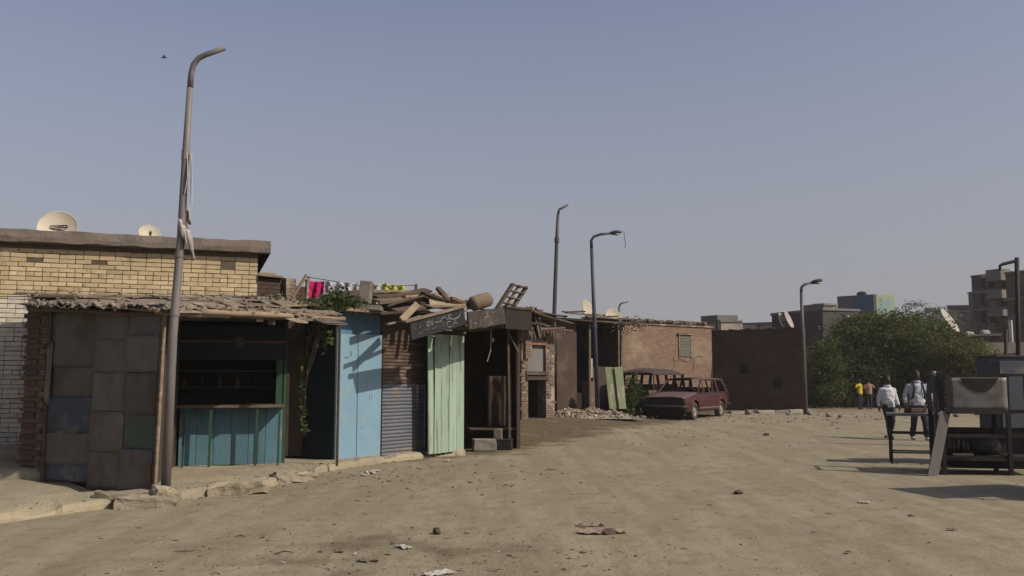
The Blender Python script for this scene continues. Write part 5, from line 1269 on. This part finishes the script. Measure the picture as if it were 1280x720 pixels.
# D and neighbours
tD, FDd, zD = building(902, 928, 62, 62.5, 403, 'farbeige', "small beige rooftop with a dark broken shelter on top", depth=5)
MB().b2(-.1, FDd.L * .92, .3, 2.5, zD + .14, FDd.hit(915, 394)[1], .08).build("roof_shelter", M['fargrey'], tD)
MB().b2(-.25, -.05, .0, .3, zD - 1, FDd.hit(900, 400)[1]).build("roof_post", M['dark'], tD)
building(929, 967, 72, 71, 405, 'farbeige', "hazy beige wall between the beige rooftop and the dark block", depth=5, wins=((947, 950, 404, 411, 'farbrown'),))
building(864, 903, 70, 71, 406, 'farbeige', "low pale house behind the pink building parapet", depth=5)
# right-hand blocks
building(1187, 1216, 92, 91, 383, 'farbrown', "distant brown flat-roofed house with pale windows beside the tall block", depth=8, wins=((1192, 1197, 392, 396, 'litter'), (1199, 1204, 392, 396, 'litter'), (1207, 1211, 393, 399, 'fargrey')), slabs=(389,))
tF, FF, zF = building(1219, 1268, 72, 69, 343, 'farbrown', "tall unfinished brown brick block with balconies and dark openings", depth=9, slabs=(363, 385),
    wins=((1226, 1231, 348, 360, 'black'), (1236, 1243, 348, 360, 'black'), (1226, 1231, 369, 382, 'black'), (1237, 1246, 377, 387, 'fargrey'), (1236, 1244, 367, 375, 'black'), (1226, 1233, 391, 404, 'black'), (1238, 1246, 391, 404, 'black'), (1252, 1260, 350, 362, 'black'), (1252, 1260, 370, 383, 'black')))
MB().b2(FF.hit(1229, 345)[0], FF.hit(1247, 345)[0], -.3, -.05, FF.hit(1235, 347)[1], FF.hit(1235, 343)[1]).build("cornice", M['farbeige'], tF)
xa, xb = FF.hit(1247, 350)[0], FF.hit(1266, 350)[0]
for a, b in ((338, 352), (364, 374), (388, 396)): MB().b2(xa, xb, -1.4, -.26, FF.hit(1255, b)[1], FF.hit(1255, a)[1]).build("balcony", M['fargrey'], tF)
building(1214, 1222, 80, 79.6, 367, 'fargrey', "narrow grey house wall against the tall unfinished block", depth=6)
building(1262, 1300, 60, 58, 340, 'farbrown', "brown brick block at the edge beside the tall unfinished block", depth=8, wins=((1268, 1275, 350, 365, 'black'), (1268, 1275, 380, 395, 'black')), slabs=(372, 400))
building(1205, 1300, 54, 53, 428, 'farbeige', "low beige roadside wall behind the bracket post", name="beige_wall", depth=.4, par=False)
building(1216, 1252, 57, 56.5, 420, 'redwall', "low dark brick house behind the beige wall", depth=3)
p = W(1183, 404, 63); dish((p.x, p.y, 0.1), R(48), R(30), 1.0, "big pale dish tilted beside the grey-green tree", None, 'litter', mast=p.z - .1, detail=False)
for px, py, mm, lab in ((1246, 416, 'litter', "white tank lying on the low dark brick house"), (1226, 418, 'rag', "small pale globe on a stick by the beige wall")):
    p = W(px, py, 56); o = MB(); o.tube([(-.28, 0, .1), (-.2, 0, .12), (.2, 0, .12), (.28, 0, .1)], [.12, .24, .24, .12], 10); o = o.build("roof_tank", M[mm]); o.location = (p.x, p.y + 1.4, p.z - .1); tag(o, lab, "tank")
o = MB().tube([(0, 0, 0), (0, 0, W(1266, 400, 54.5).z)], .12, 6).build("white_post", M['litter']); o.location = (W(1266, 400, 54.5).x, 54.8, 0); tag(o, "white post standing behind the beige wall", "post")

# ---------------------------------------------------------------- people
def remesh(mb, name, vox, m, parent, it=4, disp=0.0, seed=0.0):
    me = mb.mesh(name + "_src", m); o = bpy.data.objects.new(name + "_src", me); col.objects.link(o)
    r = o.modifiers.new("r", 'REMESH'); r.mode = 'VOXEL'; r.voxel_size = vox
    s = o.modifiers.new("s", 'SMOOTH'); s.factor = .5; s.iterations = it
    dg = bpy.context.evaluated_depsgraph_get(); nm = bpy.data.meshes.new_from_object(o.evaluated_get(dg)); nm.name = name
    bpy.data.objects.remove(o)
    if disp:
        for v in nm.vertices:
            k = nz(v.co.x * 9 + seed, v.co.y * 9, v.co.z * 13); v.co += v.normal * disp * k
    nm.materials.clear(); nm.materials.append(m)
    nm.polygons.foreach_set('use_smooth', [True] * len(nm.polygons))
    return link(name, nm, parent)
def rings(mb, secs, n=14):
    vs = []; fs = []
    for (x, y, z, rx, ry) in secs:
        for k in range(n): an = 2 * math.pi * k / n; vs.append((x + rx * math.cos(an), y + ry * math.sin(an), z))
    for i in range(len(secs) - 1):
        for k in range(n): fs.append((i * n + k, i * n + (k + 1) % n, (i + 1) * n + (k + 1) % n, (i + 1) * n + k))
    fs.append(tuple(range(n - 1, -1, -1))); fs.append(tuple((len(secs) - 1) * n + k for k in range(n))); mb.add(vs, fs)
def person(loc, rz, height, J, shirt, trousers, shoes, label, group=None, straps=False, bag=False, long_sleeve=True, turn=0.0, detail=1.0, wide=1.0):
    """Figure facing local -y. J: ankle, knee, elbow, wrist for each side (l = +x)."""
    t = thing("person", loc, rz, label, "person", group); s = height / 1.75; t.scale = (s, s, s)
    body = MB(); sh = MB(); tr = MB(); vox = .010 if detail >= 1 else .016
    body.ell((0, -.01, 1.625), (.076, .096, .112), 14, 10); body.ell((0, -.045, 1.565), (.052, .058, .055), 10, 8)
    body.ell((0, -.108, 1.612), (.014, .022, .026), 8, 6)
    for sx in (-1, 1): body.ell((sx * .077, .0, 1.615), (.012, .024, .032), 8, 6)
    body.tube([(0, .015, 1.40), (0, .01, 1.48), (0, -.005, 1.56)], [.062, .054, .055], 12)
    rings(body, [(0, 0, .90, .15, .10), (0, 0, 1.0, .15, .105), (0, 0, 1.15, .145, .10), (0, .0, 1.3, .165, .11), (0, .01, 1.40, .15, .09), (0, .01, 1.45, .08, .06)])
    hem = .86
    rings(sh, [(0, 0, hem, .19 * wide, .135), (0, 0, .96, .185 * wide, .135), (0, 0, 1.10, .18 * wide, .13), (0, 0, 1.25, .195 * wide, .135), (0, .005, 1.36, .195 * wide, .12), (0, .01, 1.425, .145 * wide, .09), (0, .012, 1.47, .075, .068)])
    rings(tr, [(0, 0, .78, .17, .12), (0, 0, .9, .172, .125), (0, 0, 1.0, .16, .115)])
    for sx, k in ((1, 'l'), (-1, 'r')):
        an, kn, el, wr = [Vector(J[q + k]) for q in ('ankle', 'knee', 'elbow', 'wrist')]
        hip = Vector((sx * .09, 0, .90)); shd = Vector((sx * .172 * wide, .01, 1.395))
        body.tube([hip, hip.lerp(kn, .5), kn, kn.lerp(an, .35), an], [.085, .075, .055, .055, .038], 10)
        tr.tube([hip + Vector((0, 0, .03)), hip.lerp(kn, .5), kn, kn.lerp(an, .5), an + Vector((0, 0, .01))], [.105, .095, .078, .072, .068], 12)
        body.tube([shd, shd.lerp(el, .5), el, el.lerp(wr, .35), wr], [.052, .046, .038, .037, .026], 10)
        ff = .93
        if long_sleeve: sh.tube([shd, shd.lerp(el, .5), el, el.lerp(wr, .4), el.lerp(wr, ff)], [.068, .064, .058, .054, .048], 12)
        else: sh.tube([shd, shd.lerp(el, .5), shd.lerp(el, .9)], [.068, .07, .066], 12)
        d = (wr - el).normalized(); fwd_ = Vector((0, -1, 0)); fwd_ = (fwd_ - d * fwd_.dot(d)).normalized(); inn = Vector((-sx, 0, 0)); inn = (inn - d * inn.dot(d)).normalized()
        pc = wr + d * .05; pm = MB()
        body.box(pc, (.03, .075, .095), Matrix((inn, fwd_, -d)).transposed(), 0)
        for i, (f, ln) in enumerate(((-.03, .06), (-.01, .075), (.011, .08), (.031, .07))):
            b0 = wr + d * .085 + fwd_ * f; b1 = b0 + d * ln * .5 + inn * .008; b2 = b1 + d * ln * .42 + inn * .028
            body.tube([b0, b1, b2], [.0095, .009, .0075], 7)
        b0 = wr + d * .03 + fwd_ * .036; body.tube([b0, b0 + fwd_ * .028 + d * .03 + inn * .008, b0 + fwd_ * .03 + d * .062 + inn * .018], [.012, .0105, .0085], 7)
        fo = MB(); fo.tube([an + Vector((0, .065, -.045)), an + Vector((0, .02, -.03)), an + Vector((0, -.08, -.048)), an + Vector((0, -.165, -.058))], [.03, .047, .043, .028], 12)
        remesh(fo, "shoe", .012, M[shoes], t, 3)
        body.ell(an + Vector((0, -.04, -.045)), (.035, .1, .028), 10, 6)
    remesh(body, "body", vox, M['skin'], t, 3)
    sho = remesh(sh, "shirt", .014, M[shirt], t, 4, .016, loc[0])
    remesh(tr, "trousers", .014, M[trousers], t, 4, .012, loc[1])
    hr = MB(); hr.ell((0, .010, 1.658), (.088, .106, .104), 14, 10)
    ho = remesh(hr, "hair", .012, M['hair'], t, 2, .004)
    for v in ho.data.vertices:
        if v.co.y < -.045 and v.co.z < 1.672: v.co.y = max(v.co.y, -.03); 
    for sx in (-1, 1): MB().ell((sx * .030, -.094, 1.625), (.013, .008, .007), 8, 6).build("eye", M['hair'], t, smooth=True); MB().ell((sx * .031, -.097, 1.645), (.02, .006, .004), 8, 6).build("eyebrow", M['hair'], t, smooth=True)
    MB().ell((0, -.101, 1.558), (.024, .008, .006), 8, 6).build("mouth", M['hair'], t, smooth=True)
    c = MB(); c.grid(lambda u, v: Vector((math.cos(u * 6.283) * (.075 + .02 * v), .0 + math.sin(u * 6.283) * (.072 + .02 * v), 1.49 - .035 * v + .012 * math.sin(u * 6.283))), 18, 2); c.build("collar", M[shirt], sho, smooth=True, solid=.008)
    if straps:
        for sx in (-1, 1):
            b = MB(); pts = [(sx * .10, .10, 1.38), (sx * .105, .03, 1.475), (sx * .105, -.08, 1.42), (sx * .115, -.145, 1.28), (sx * .14, -.13, 1.10), (sx * .17, -.04, 1.0)]; b.tube(pts, .028, 6, flat=.35); b.build("bag_strap", M['strap'], t, smooth=True)
        b = MB(); b.box((0, .2, 1.2), (.28, .15, .42)); b.build("backpack", M['strap'], t, bevel=.05)
    return t
JA = dict(anklel=(.10, .16, .10), kneel=(.10, -.02, .49), ankler=(-.09, -.20, .075), kneer=(-.095, -.15, .49), elbowl=(.25, .03, 1.13), wristl=(.27, -.06, .90), elbowr=(-.25, .05, 1.13), wristr=(-.265, .02, .88))
JB = dict(anklel=(.13, -.18, .075), kneel=(.12, -.13, .48), ankler=(-.11, .14, .085), kneer=(-.10, .0, .48), elbowl=(.32, .02, 1.15), wristl=(.36, -.08, .92), elbowr=(-.29, .04, 1.14), wristr=(-.31, -.05, .91))
pA = G(1112, 548); pB = G(1149, 550)
person((pA.x, pA.y, gh(pA.x, pA.y)), R(6), 1.70, JA, 'shirtw', 'jeans', 'shoe', "man in an untucked white shirt and dark trousers walking empty-handed")
person((pB.x, pB.y, gh(pB.x, pB.y)), R(-4), 1.84, JB, 'shirtb', 'jeans', 'shoew', "man in a pale blue shirt with backpack straps and white trainers", straps=True, wide=1.06)
JC = dict(anklel=(.09, .02, .075), kneel=(.09, -.03, .48), ankler=(-.09, .0, .075), kneer=(-.09, -.03, .48), elbowl=(.26, .05, 1.14), wristl=(.27, -.04, .92), elbowr=(-.30, .0, 1.2), wristr=(-.16, -.2, 1.28))
for px, sh_, lab, rz in ((1075.5, 'shirty', "person in a yellow shirt standing under the dense tree", R(25)), (1087, 'shirtp', "person in a dusty pink shirt standing beside the yellow shirt", R(170))):
    p = W(px, 515, 44.0); person((p.x, p.y, gh(p.x, p.y)), rz, 1.50, JC, sh_, 'jeans', 'shoe', lab, detail=.5, long_sleeve=False)

# ---------------------------------------------------------------- welded iron stand
s0 = G(1181, 593, 0.0)
FT = Frame((s0.x, s0.y), (s0.x + 1, s0.y - .20), 0.0)
stn = fthing("iron_stand", FT, "welded iron stand holding a soot-stained tin panel", "stand")
zt1 = FT.hit(1220, 467)[1]; xR = FT.hit(1259, 500)[0]; xE = xR + .55; D = .75
for x in (0, xR, xE):
    for y in (0, D): MB().b2(x - .032, x + .032, y - .032, y + .032, 0, zt1).build("post", M['rust'], stn)
for y in (0, D):
    for py in (469, 515, 545, 574):
        z = FT.hit(1220, py)[1]; MB().b2(.026, xR - .026, y - .02, y + .02, z - .028, z + .028).build("rail", M['rust'], stn); MB().b2(xR + .026, xE - .026, y - .02, y + .02, z - .02, z + .02).build("rail", M['rust'], stn)
for x in (0, xR, xE):
    for z in (.3, 1.05, zt1 - .03): MB().b2(x - .02, x + .02, .026, D - .026, z - .02, z + .02).build("side_rail", M['rust'], stn)
xa, za = FT.hit(1187, 513); xb, zb = FT.hit(1257, 472)
pn = MB(); pn.grid(lambda u, v: Vector((lerp(xa, xb, u), -.03 + .012 * nz(u * 4, v * 3), lerp(za, zb, v))), 12, 8); pn = pn.build("tin_panel", M['tin'], stn, smooth=True, solid=.008)
def sootfn(u, v):
    x = lerp(.20, .86, u); lo = 1 - .42 * (1 - abs(2 * u - 1) ** 2.6) * (1 + .10 * nz(u * 5)) - .02; z = lerp(lo, .985, v); return Vector((lerp(xa, xb, x), -.043 + .012 * nz(x * 4, z * 3), lerp(za, zb, z)))
st_ = MB(); st_.grid(sootfn, 20, 4); st_.build("soot_mark", M['soot'], pn, smooth=True)
for a, b, c, d in ((1187, 1257, 511, 517), (1182, 1187.5, 470, 515)):
    x1, z1 = FT.hit(a, d); x2, z2 = FT.hit(b, c); MB().b2(x1, x2, -.065, -.045, z1, z2).build("panel_frame", M['dark'], stn)
MB().b2(0.0, xE, .02, D, FT.hit(1220, 574)[1] + .022, FT.hit(1220, 574)[1] + .04).build("lower_shelf", M['dark'], stn)
zsh = FT.hit(1220, 574)[1] + .042
MB().b2(0.0, xE, .1, D, FT.hit(1220, 516)[1] + .025, FT.hit(1220, 516)[1] + .05).build("worktop", M['dark'], stn)
MB().b2(.03, xE - .03, D + .022, D + .035, .04, FT.hit(1220, 537)[1]).build("back_shade_sheet", M['dark'], stn)  # dark sheet added as shade inside the lower stand
MB().b2(FT.hit(1190, 567)[0], FT.hit(1216, 567)[0], -.05, -.026, FT.hit(1200, 569)[1], FT.hit(1200, 566.5)[1]).build("bright_bar", M['steel'], stn)
# left corner post
p = G(1171, 593, 0.0)
cp = MB(); cp.b2(-.03, .03, -.025, .025, 0, FT.hit(1171, 468)[1]); cp = cp.build("steel_upright", M['cabinet']); cp.location = (p.x + .07, p.y + .08, 0); tag(cp, "grey steel upright at the corner of the welded iron stand", "post")
b = MB(); b.lathe([(.001, 0), (.03, 0), (.036, .05), (.03, .055), (.001, .056)], 10); o = b.build("tin_cup", M['litter'], smooth=True); o.location = (cp.location.x, cp.location.y, FT.hit(1171, 468)[1]); tag(o, "small pale cup on top of the steel upright", "cup")
for i, px in enumerate((1187, 1192, 1197.5, 1204, 1209)):
    hgt = (.30, .26, .36, .31, .24)[i]; x = FT.hit(px, 560, .3)[0]; b = MB(); r = .036; b.lathe([(.001, 0), (r, 0), (r, hgt * .62), (r * .45, hgt * .82), (r * .45, hgt), (.001, hgt)], 12)
    o = b.build("bottle", M['glassy'], smooth=True); q = FT.world(x, .28, zsh); o.location = q; tag(o, "dark bottle standing on the lower shelf of the iron stand", "bottle", "bottles on the iron stand shelf")
b = MB(); b.tube([(0, 0, 0), (.04, 0, 0), (.38, 0, 0), (.42, 0, 0)], [.11, .155, .155, .11], 18); o = b.build("gas_cylinder", M['dark'], smooth=True); q = FT.world(FT.hit(1217, 560, .35)[0], .38, zsh + .155); o.location = q; tag(o, "dark gas cylinder lying on the lower shelf of the iron stand", "gas cylinder")
# blue-grey cabinet
c0 = W(1249, 500, 16.6); cb = thing("metal_cabinet", (c0.x, c0.y, 0), R(2), "blue-grey metal cabinet standing behind the iron stand", "cabinet")
zc2 = W(1265, 446, 16.6).z
MB().b2(0, 1.3, 0, .7, .12, zc2).build("body", M['cabinet'], cb, bevel=.01); MB().b2(-.03, 1.33, -.04, .73, zc2 + .002, zc2 + .03).build("top", M['cabinet'], cb)
for a, b_ in ((.03, .63), (.66, 1.27)): d_ = MB().b2(a, b_, -.022, -.002, .2, zc2 - .08).build("door", M['cabinet'], cb, bevel=.005); MB().b2(b_ - .12, b_ - .08, -.05, -.023, 1.0, 1.15).build("handle", M['steel'], d_)
for x in (.03, 1.22):
    for y in (.03, .62): MB().b2(x, x + .05, y, y + .05, 0, .118).build("foot", M['rust'], cb)
# low metal table
t0 = G(1114, 580, 0.0); FM = Frame((t0.x, t0.y), (t0.x + 1, t0.y - .36), 0.0); tw = FM.hit(1172, 540)[0]; zt2 = FM.hit(1140, 520)[1]
tb_ = fthing("iron_table", FM, "narrow iron table with a grey slab top in front of the two men", "table")
MB().b2(-.03, tw + .02, -.03, .55, zt2, zt2 + .05).build("table_top", M['steel'], tb_, bevel=.005)
for x in (.02, tw - .03):
    for y in (.02, .50): MB().b2(x - .02, x + .02, y - .02, y + .02, 0, zt2 - .002).build("leg", M['rust'], tb_)
for z in (.22, .58):
    for y in (.02, .50): MB().b2(.041, tw - .051, y - .014, y + .014, z - .014, z + .014).build("stretcher", M['rust'], tb_)
    for x in (.02, tw - .03): MB().b2(x - .014, x + .014, .041, .479, z - .014, z + .014).build("stretcher", M['rust'], tb_)
# loose things on the table
b = MB(); b.box((0, 0, .045), (.3, .2, .09), (0, 0, .3), .01); o = b.build("wrapped_parcel", M['brownwall'], bevel=.02); o.location = FM.world(tw * .55, .3, zt2 + .05); tag(o, "dark red-brown parcel on the iron table", "parcel")
# leaning metal plank
q0, q1 = G(1160, 595, 0.0), W(1176, 514, 15.15); u = Vector((.25, .10, 0)).normalized() * .24
nrm = (q1 - q0).cross(u).normalized() * .02; b = MB(); P = [Vector(), u, q1 - q0 + u * .95, q1 - q0 - u * .05]
b.add(P + [p + nrm for p in P], [(0, 1, 2, 3), (7, 6, 5, 4), (0, 4, 5, 1), (1, 5, 6, 2), (2, 6, 7, 3), (3, 7, 4, 0)]); o = b.build("leaning_plank", M['steel'], fix=True); o.location = q0 + Vector((0, 0, .005)); tag(o, "grey metal plank leaning against the iron stand", "plank")
# unseen canvas stall added beyond the frame to cast shadow on the street
FO = Frame((7.55, 11.6), (9.3, 11.9), 0)
st2 = fthing("shadow_stall", FO, "unseen canvas-covered iron stall added beyond the right edge as a shadow caster", "stall")
for x in (0, FO.L):
    for y in (0, 1.0): MB().b2(x - .025, x + .025, y - .025, y + .025, 0, 1.55).build("post", M['rust'], st2)
cv = MB(); cv.grid(lambda u, v: Vector((lerp(-.12, FO.L + .12, u), lerp(-.12, 1.12, v), 1.56 + .05 * math.sin(u * 6) * math.sin(v * 3.1) - .03)), 16, 8); cv.build("canvas", M['sack'], st2, smooth=True, solid=.012)
MB().b2(-.03, FO.L + .03, -.03, 1.03, .8, .84).build("tray", M['darkwood'], st2)

# ---------------------------------------------------------------- rubble heap, gravel, litter
rb = MB(); rc = W(733, 512, 31.5); g0 = gh(rc.x, rc.y)
def mound(x, y): return .24 * math.exp(-((x / 1.35) ** 4)) * math.exp(-((y / .75) ** 2)) * (1 + .5 * nz(x * 2.1, y * 2.1))
rb.grid(lambda u, v: Vector(((u - .5) * 3.6, (v - .5) * 2.6, mound((u - .5) * 3.6, (v - .5) * 2.6) - .03)), 30, 20)
for i in range(900):
    x, y = random.gauss(0, .85), random.gauss(0, .5); rb.m = 1 if random.random() < .93 else 2
    rb.stone((x, y, max(0, mound(x, y)) - .0), rnd(.02, .075) * rnd(.4, 1.2), .6)
o = rb.build("rubble_heap", [M['stone'], M['stone'], M['litter']]); o.location = (rc.x, rc.y, g0); tag(o, "heap of pale broken rubble before the open shack", "rubble", kind="stuff")
gr = MB()
def scatter(cx, cy, sx, sy, n, lo, hi, clip=None):
    for _ in range(n):
        x, y = random.gauss(cx, sx), random.gauss(cy, sy)
        if y < 4.5: continue
        gr.m = random.choice((0, 0, 0, 0, 1, 2)); gr.stone((x, y, gh(x, y) + .018 * nz(x * .6, y * .6) + .007 * nz(x * 2.1, y * 2.1, 3)), rnd(lo, hi), .6)
scatter(-1.2, 8.3, 1.9, 1.3, 500, .003, .011); scatter(-.4, 7.6, 1.6, .8, 160, .004, .015); scatter(1, 13, 5, 5, 420, .003, .009); scatter(3, 20, 6, 6, 240, .004, .014); scatter(2, 26, 2.6, 3.5, 300, .006, .03); scatter(8, 36, 6, 3, 300, .02, .06); scatter(-2.5, 14.8, 1.6, 1.2, 260, .006, .03)
for _ in range(500):
    u = random.random(); e = edge_at(u); w = abs(random.gauss(0, .8)) if random.random() < .6 else rnd(-.15, .1); p = e + inw * w
    if w > 2: continue
    gr.m = random.choice((0, 0, 0, 0, 2)); gr.stone((p.x, p.y, pave_h(p.x, p.y) if w > .08 else 0.0), rnd(.003, .014) * (1.6 if w < .1 else 1), .6)
tag(gr.build("gravel", [M['stone'], M['turd'], M['cardboard']]), None, None, kind="stuff")
db = MB()
for cx, cy, sx, sy, n_ in ((-1.1, 8.2, 1.5, 1.0, 320), (0, 9.5, 3.5, 2.5, 160), (-2.6, 14.5, 1.6, 1.6, 120), (3, 15, 4, 4, 80), (2.5, 24, 3, 3, 120)):
    for _ in range(n_):
        x, y = random.gauss(cx, sx), random.gauss(cy, sy)
        if y < 5 or edge_at(0).y > 1e9: continue
        z = gh(x, y) + .018 * nz(x * .6, y * .6) + .007 * nz(x * 2.1, y * 2.1, 3) + .004; L_ = (.006 + .03 * random.random() ** 3) * (1 + y / 40); a = rnd(0, 6.3); db.m = random.choice((0, 0, 0, 0, 1, 2))
        d = Vector((math.cos(a), math.sin(a), rnd(-.1, .1))) * L_; e = Vector((-math.sin(a), math.cos(a), rnd(-.2, .3))) * L_ * rnd(.12, .6); c = Vector((x, y, z))
        db.add([c - d, c + e, c + d, c - e + Vector((0, 0, L_ * .15))], [(0, 1, 2, 3)])
tag(db.build("trodden_debris", [M['cardboard'], M['turd'], M['litter']], solid=.003), "fine trodden chaff and paper bits strewn over the street dust", "debris", kind="stuff")
def flat_scrap(px, py, L_, w, m, label, group=None, name="litter_scrap", cat="litter", rz=None, crumple=.03):
    p = G(px, py); b = MB(); sd = rnd(0, 90)
    b.grid(lambda u, v: Vector(((u - .5) * L_ * (1 + .3 * nz(v * 3, sd)), (v - .5) * w * (1 + .4 * nz(u * 3, sd + 5)), .012 + crumple * abs(nz(u * 4 + sd, v * 4)))), 8, 6)
    o = b.build(name, M[m], solid=.004); o.location = p + Vector((0, 0, .018 * nz(p.x * .6, p.y * .6))); o.rotation_euler = (0, 0, rnd(0, 6) if rz is None else rz); return tag(o, label, cat, group)
GL = "small brown scrap of litter lying loose in the road dust"
for px, py, L_ in ((505, 685, .16), (425, 691, .09), (470, 701, .1), (548, 717, .25), (455, 702, .12), (1080, 629, .14), (1140, 645, .1), (1060, 692, .06), (640, 608, .07), (688, 587, .1), (730, 660, .08), (1190, 664, .1), (330, 672, .06), (640, 583, .06)):
    lab = GL if px not in (505, 548, 1080, 640, 688) else {505: "crumpled pale paper scrap in the gravelly brown patch", 548: "largest pale flattened paper scrap on the gravelly patch", 1080: "pale crumpled scrap alone on the road before the iron table", 640: "small dusty scrap below the green boards and open stall", 688: "dusty scrap on the road below the brick hut"}[px]
    flat_scrap(px, py, L_, L_ * .6, ('litter' if px in (505, 548, 1080) else 'cardboard'), lab, "litter on the street")
for px, py, L_ in ((462, 592, .22), (470, 590, .14), (457, 595, .14), (560, 577, .16)):
    flat_scrap(px, py, L_, L_ * .7, 'litter', "crumpled white paper scrap before the blue panel and roller shutter", "white scraps near the stalls", crumple=.08)
for px, py, L_ in ((737, 524, .3), (747, 522, .22), (757, 524, .3), (767, 521, .35), (772, 524, .2), (715, 519, .2), (780, 520, .25), (727, 521, .25)):
    flat_scrap(px, py, L_, L_ * .6, 'litter', "white plastic scrap scattered in front of the rubble heap", "white scraps by the rubble", crumple=.12)
flat_scrap(753, 667, .46, .22, 'cardboard', "large flattened brown scrap with a dark lump on the street", None, "flattened_scrap", rz=.1, crumple=.06)
stone_thing(762, 668, .10, "dark lump lying on the flattened brown scrap", None, 'turd', name="dark_lump", sq=.35, cat="lump")
flat_scrap(738, 658, .3, .07, 'cardboard', "thin curled brown strip beside the flattened scrap", None, "curled_strip", rz=.05, crumple=.05)
stone_thing(923, 617, .085, "dark clump of dirt alone in the middle of the street", None, 'turd', name="dirt_clump", sq=.32, cat="dirt clump")
stone_thing(958, 544, .11, "dark clump farther up the street towards the car", None, 'turd', name="dirt_clump", sq=.32, cat="dirt clump")
stone_thing(546, 668, .05, "small dark stone in the gravelly patch of the street", None, 'turd', sq=.8)
stone_thing(1108, 547, .06, "small stone near the shoes of the walking men", None, 'stone')
for px, py, r in ((935, 518, .16), (948, 517, .12), (1012, 519, .14), (1035, 521, .12), (1050, 522, .1), (985, 519, .1), (1222, 519, .15), (1195, 521, .12), (1245, 520, .14)):
    stone_thing(px, py, r, "pale stone on the far verge below the boundary wall and trees", "stones on the far verge")
for px, py, a in ((690, 588, .3), (705, 556, .2), (712, 553, -.2), (652, 569, .1), (355, 693, .5), (300, 672, .1), (232, 690, .3)):
    p = G(px, py); L_ = rnd(.15, .3) * (p.y / 12); b = MB(); pts = [Vector((-L_ / 2, 0, .012)), Vector((rnd(-.1, .1) * L_, rnd(-.06, .06), .02)), Vector((L_ / 2, rnd(-.05, .05), .012))]; b.tube(pts, [.004, .007, .003], 5)
    o = b.build("twig", M['darkwood']); o.location = p; o.rotation_euler = (0, 0, a); tag(o, "thin dark twig lying in the road dust", "twig", "twigs in the road dust")
# bird
pb_ = W(205, 72, 60); bd = thing("bird", pb_, R(30), "tiny dark bird flying in the sky beside the bent lamp post", "bird")
b = MB(); b.tube([(-.2, 0, 0), (-.08, 0, .0), (.05, 0, .01), (.14, 0, .02), (.2, 0, .02)], [.015, .05, .055, .035, .01], 8); b.build("body", M['bird'], bd, smooth=True)
for s in (-1, 1):
    w = MB(); w.add([(.06, s * .03, .01), (-.07, s * .03, .01), (-.06, s * .22, .09), (.05, s * .2, .09), (-.08, s * .42, .05)], [(0, 1, 2, 3), (3, 2, 4)]); w.build("wing", M['bird'], bd, solid=.01)

# ---------------------------------------------------------------- dusty air
hm = bpy.data.materials.new("dusty_air"); hm.use_nodes = True; hn = hm.node_tree
for nd in list(hn.nodes):
    if nd.type != 'OUTPUT_MATERIAL': hn.nodes.remove(nd)
pv = hn.nodes.new("ShaderNodeVolumePrincipled"); pv.inputs["Color"].default_value = (0.86, 0.83, 0.82, 1)
pv.inputs["Density"].default_value = 0.0006; pv.inputs["Anisotropy"].default_value = 0.2
hn.links.new(pv.outputs[0], hn.nodes["Material Output"].inputs["Volume"])
hb = MB().b2(-353, 353, -63, 423, -1.2, 14.5).build("haze", hm); tag(hb, None, None, kind="stuff")
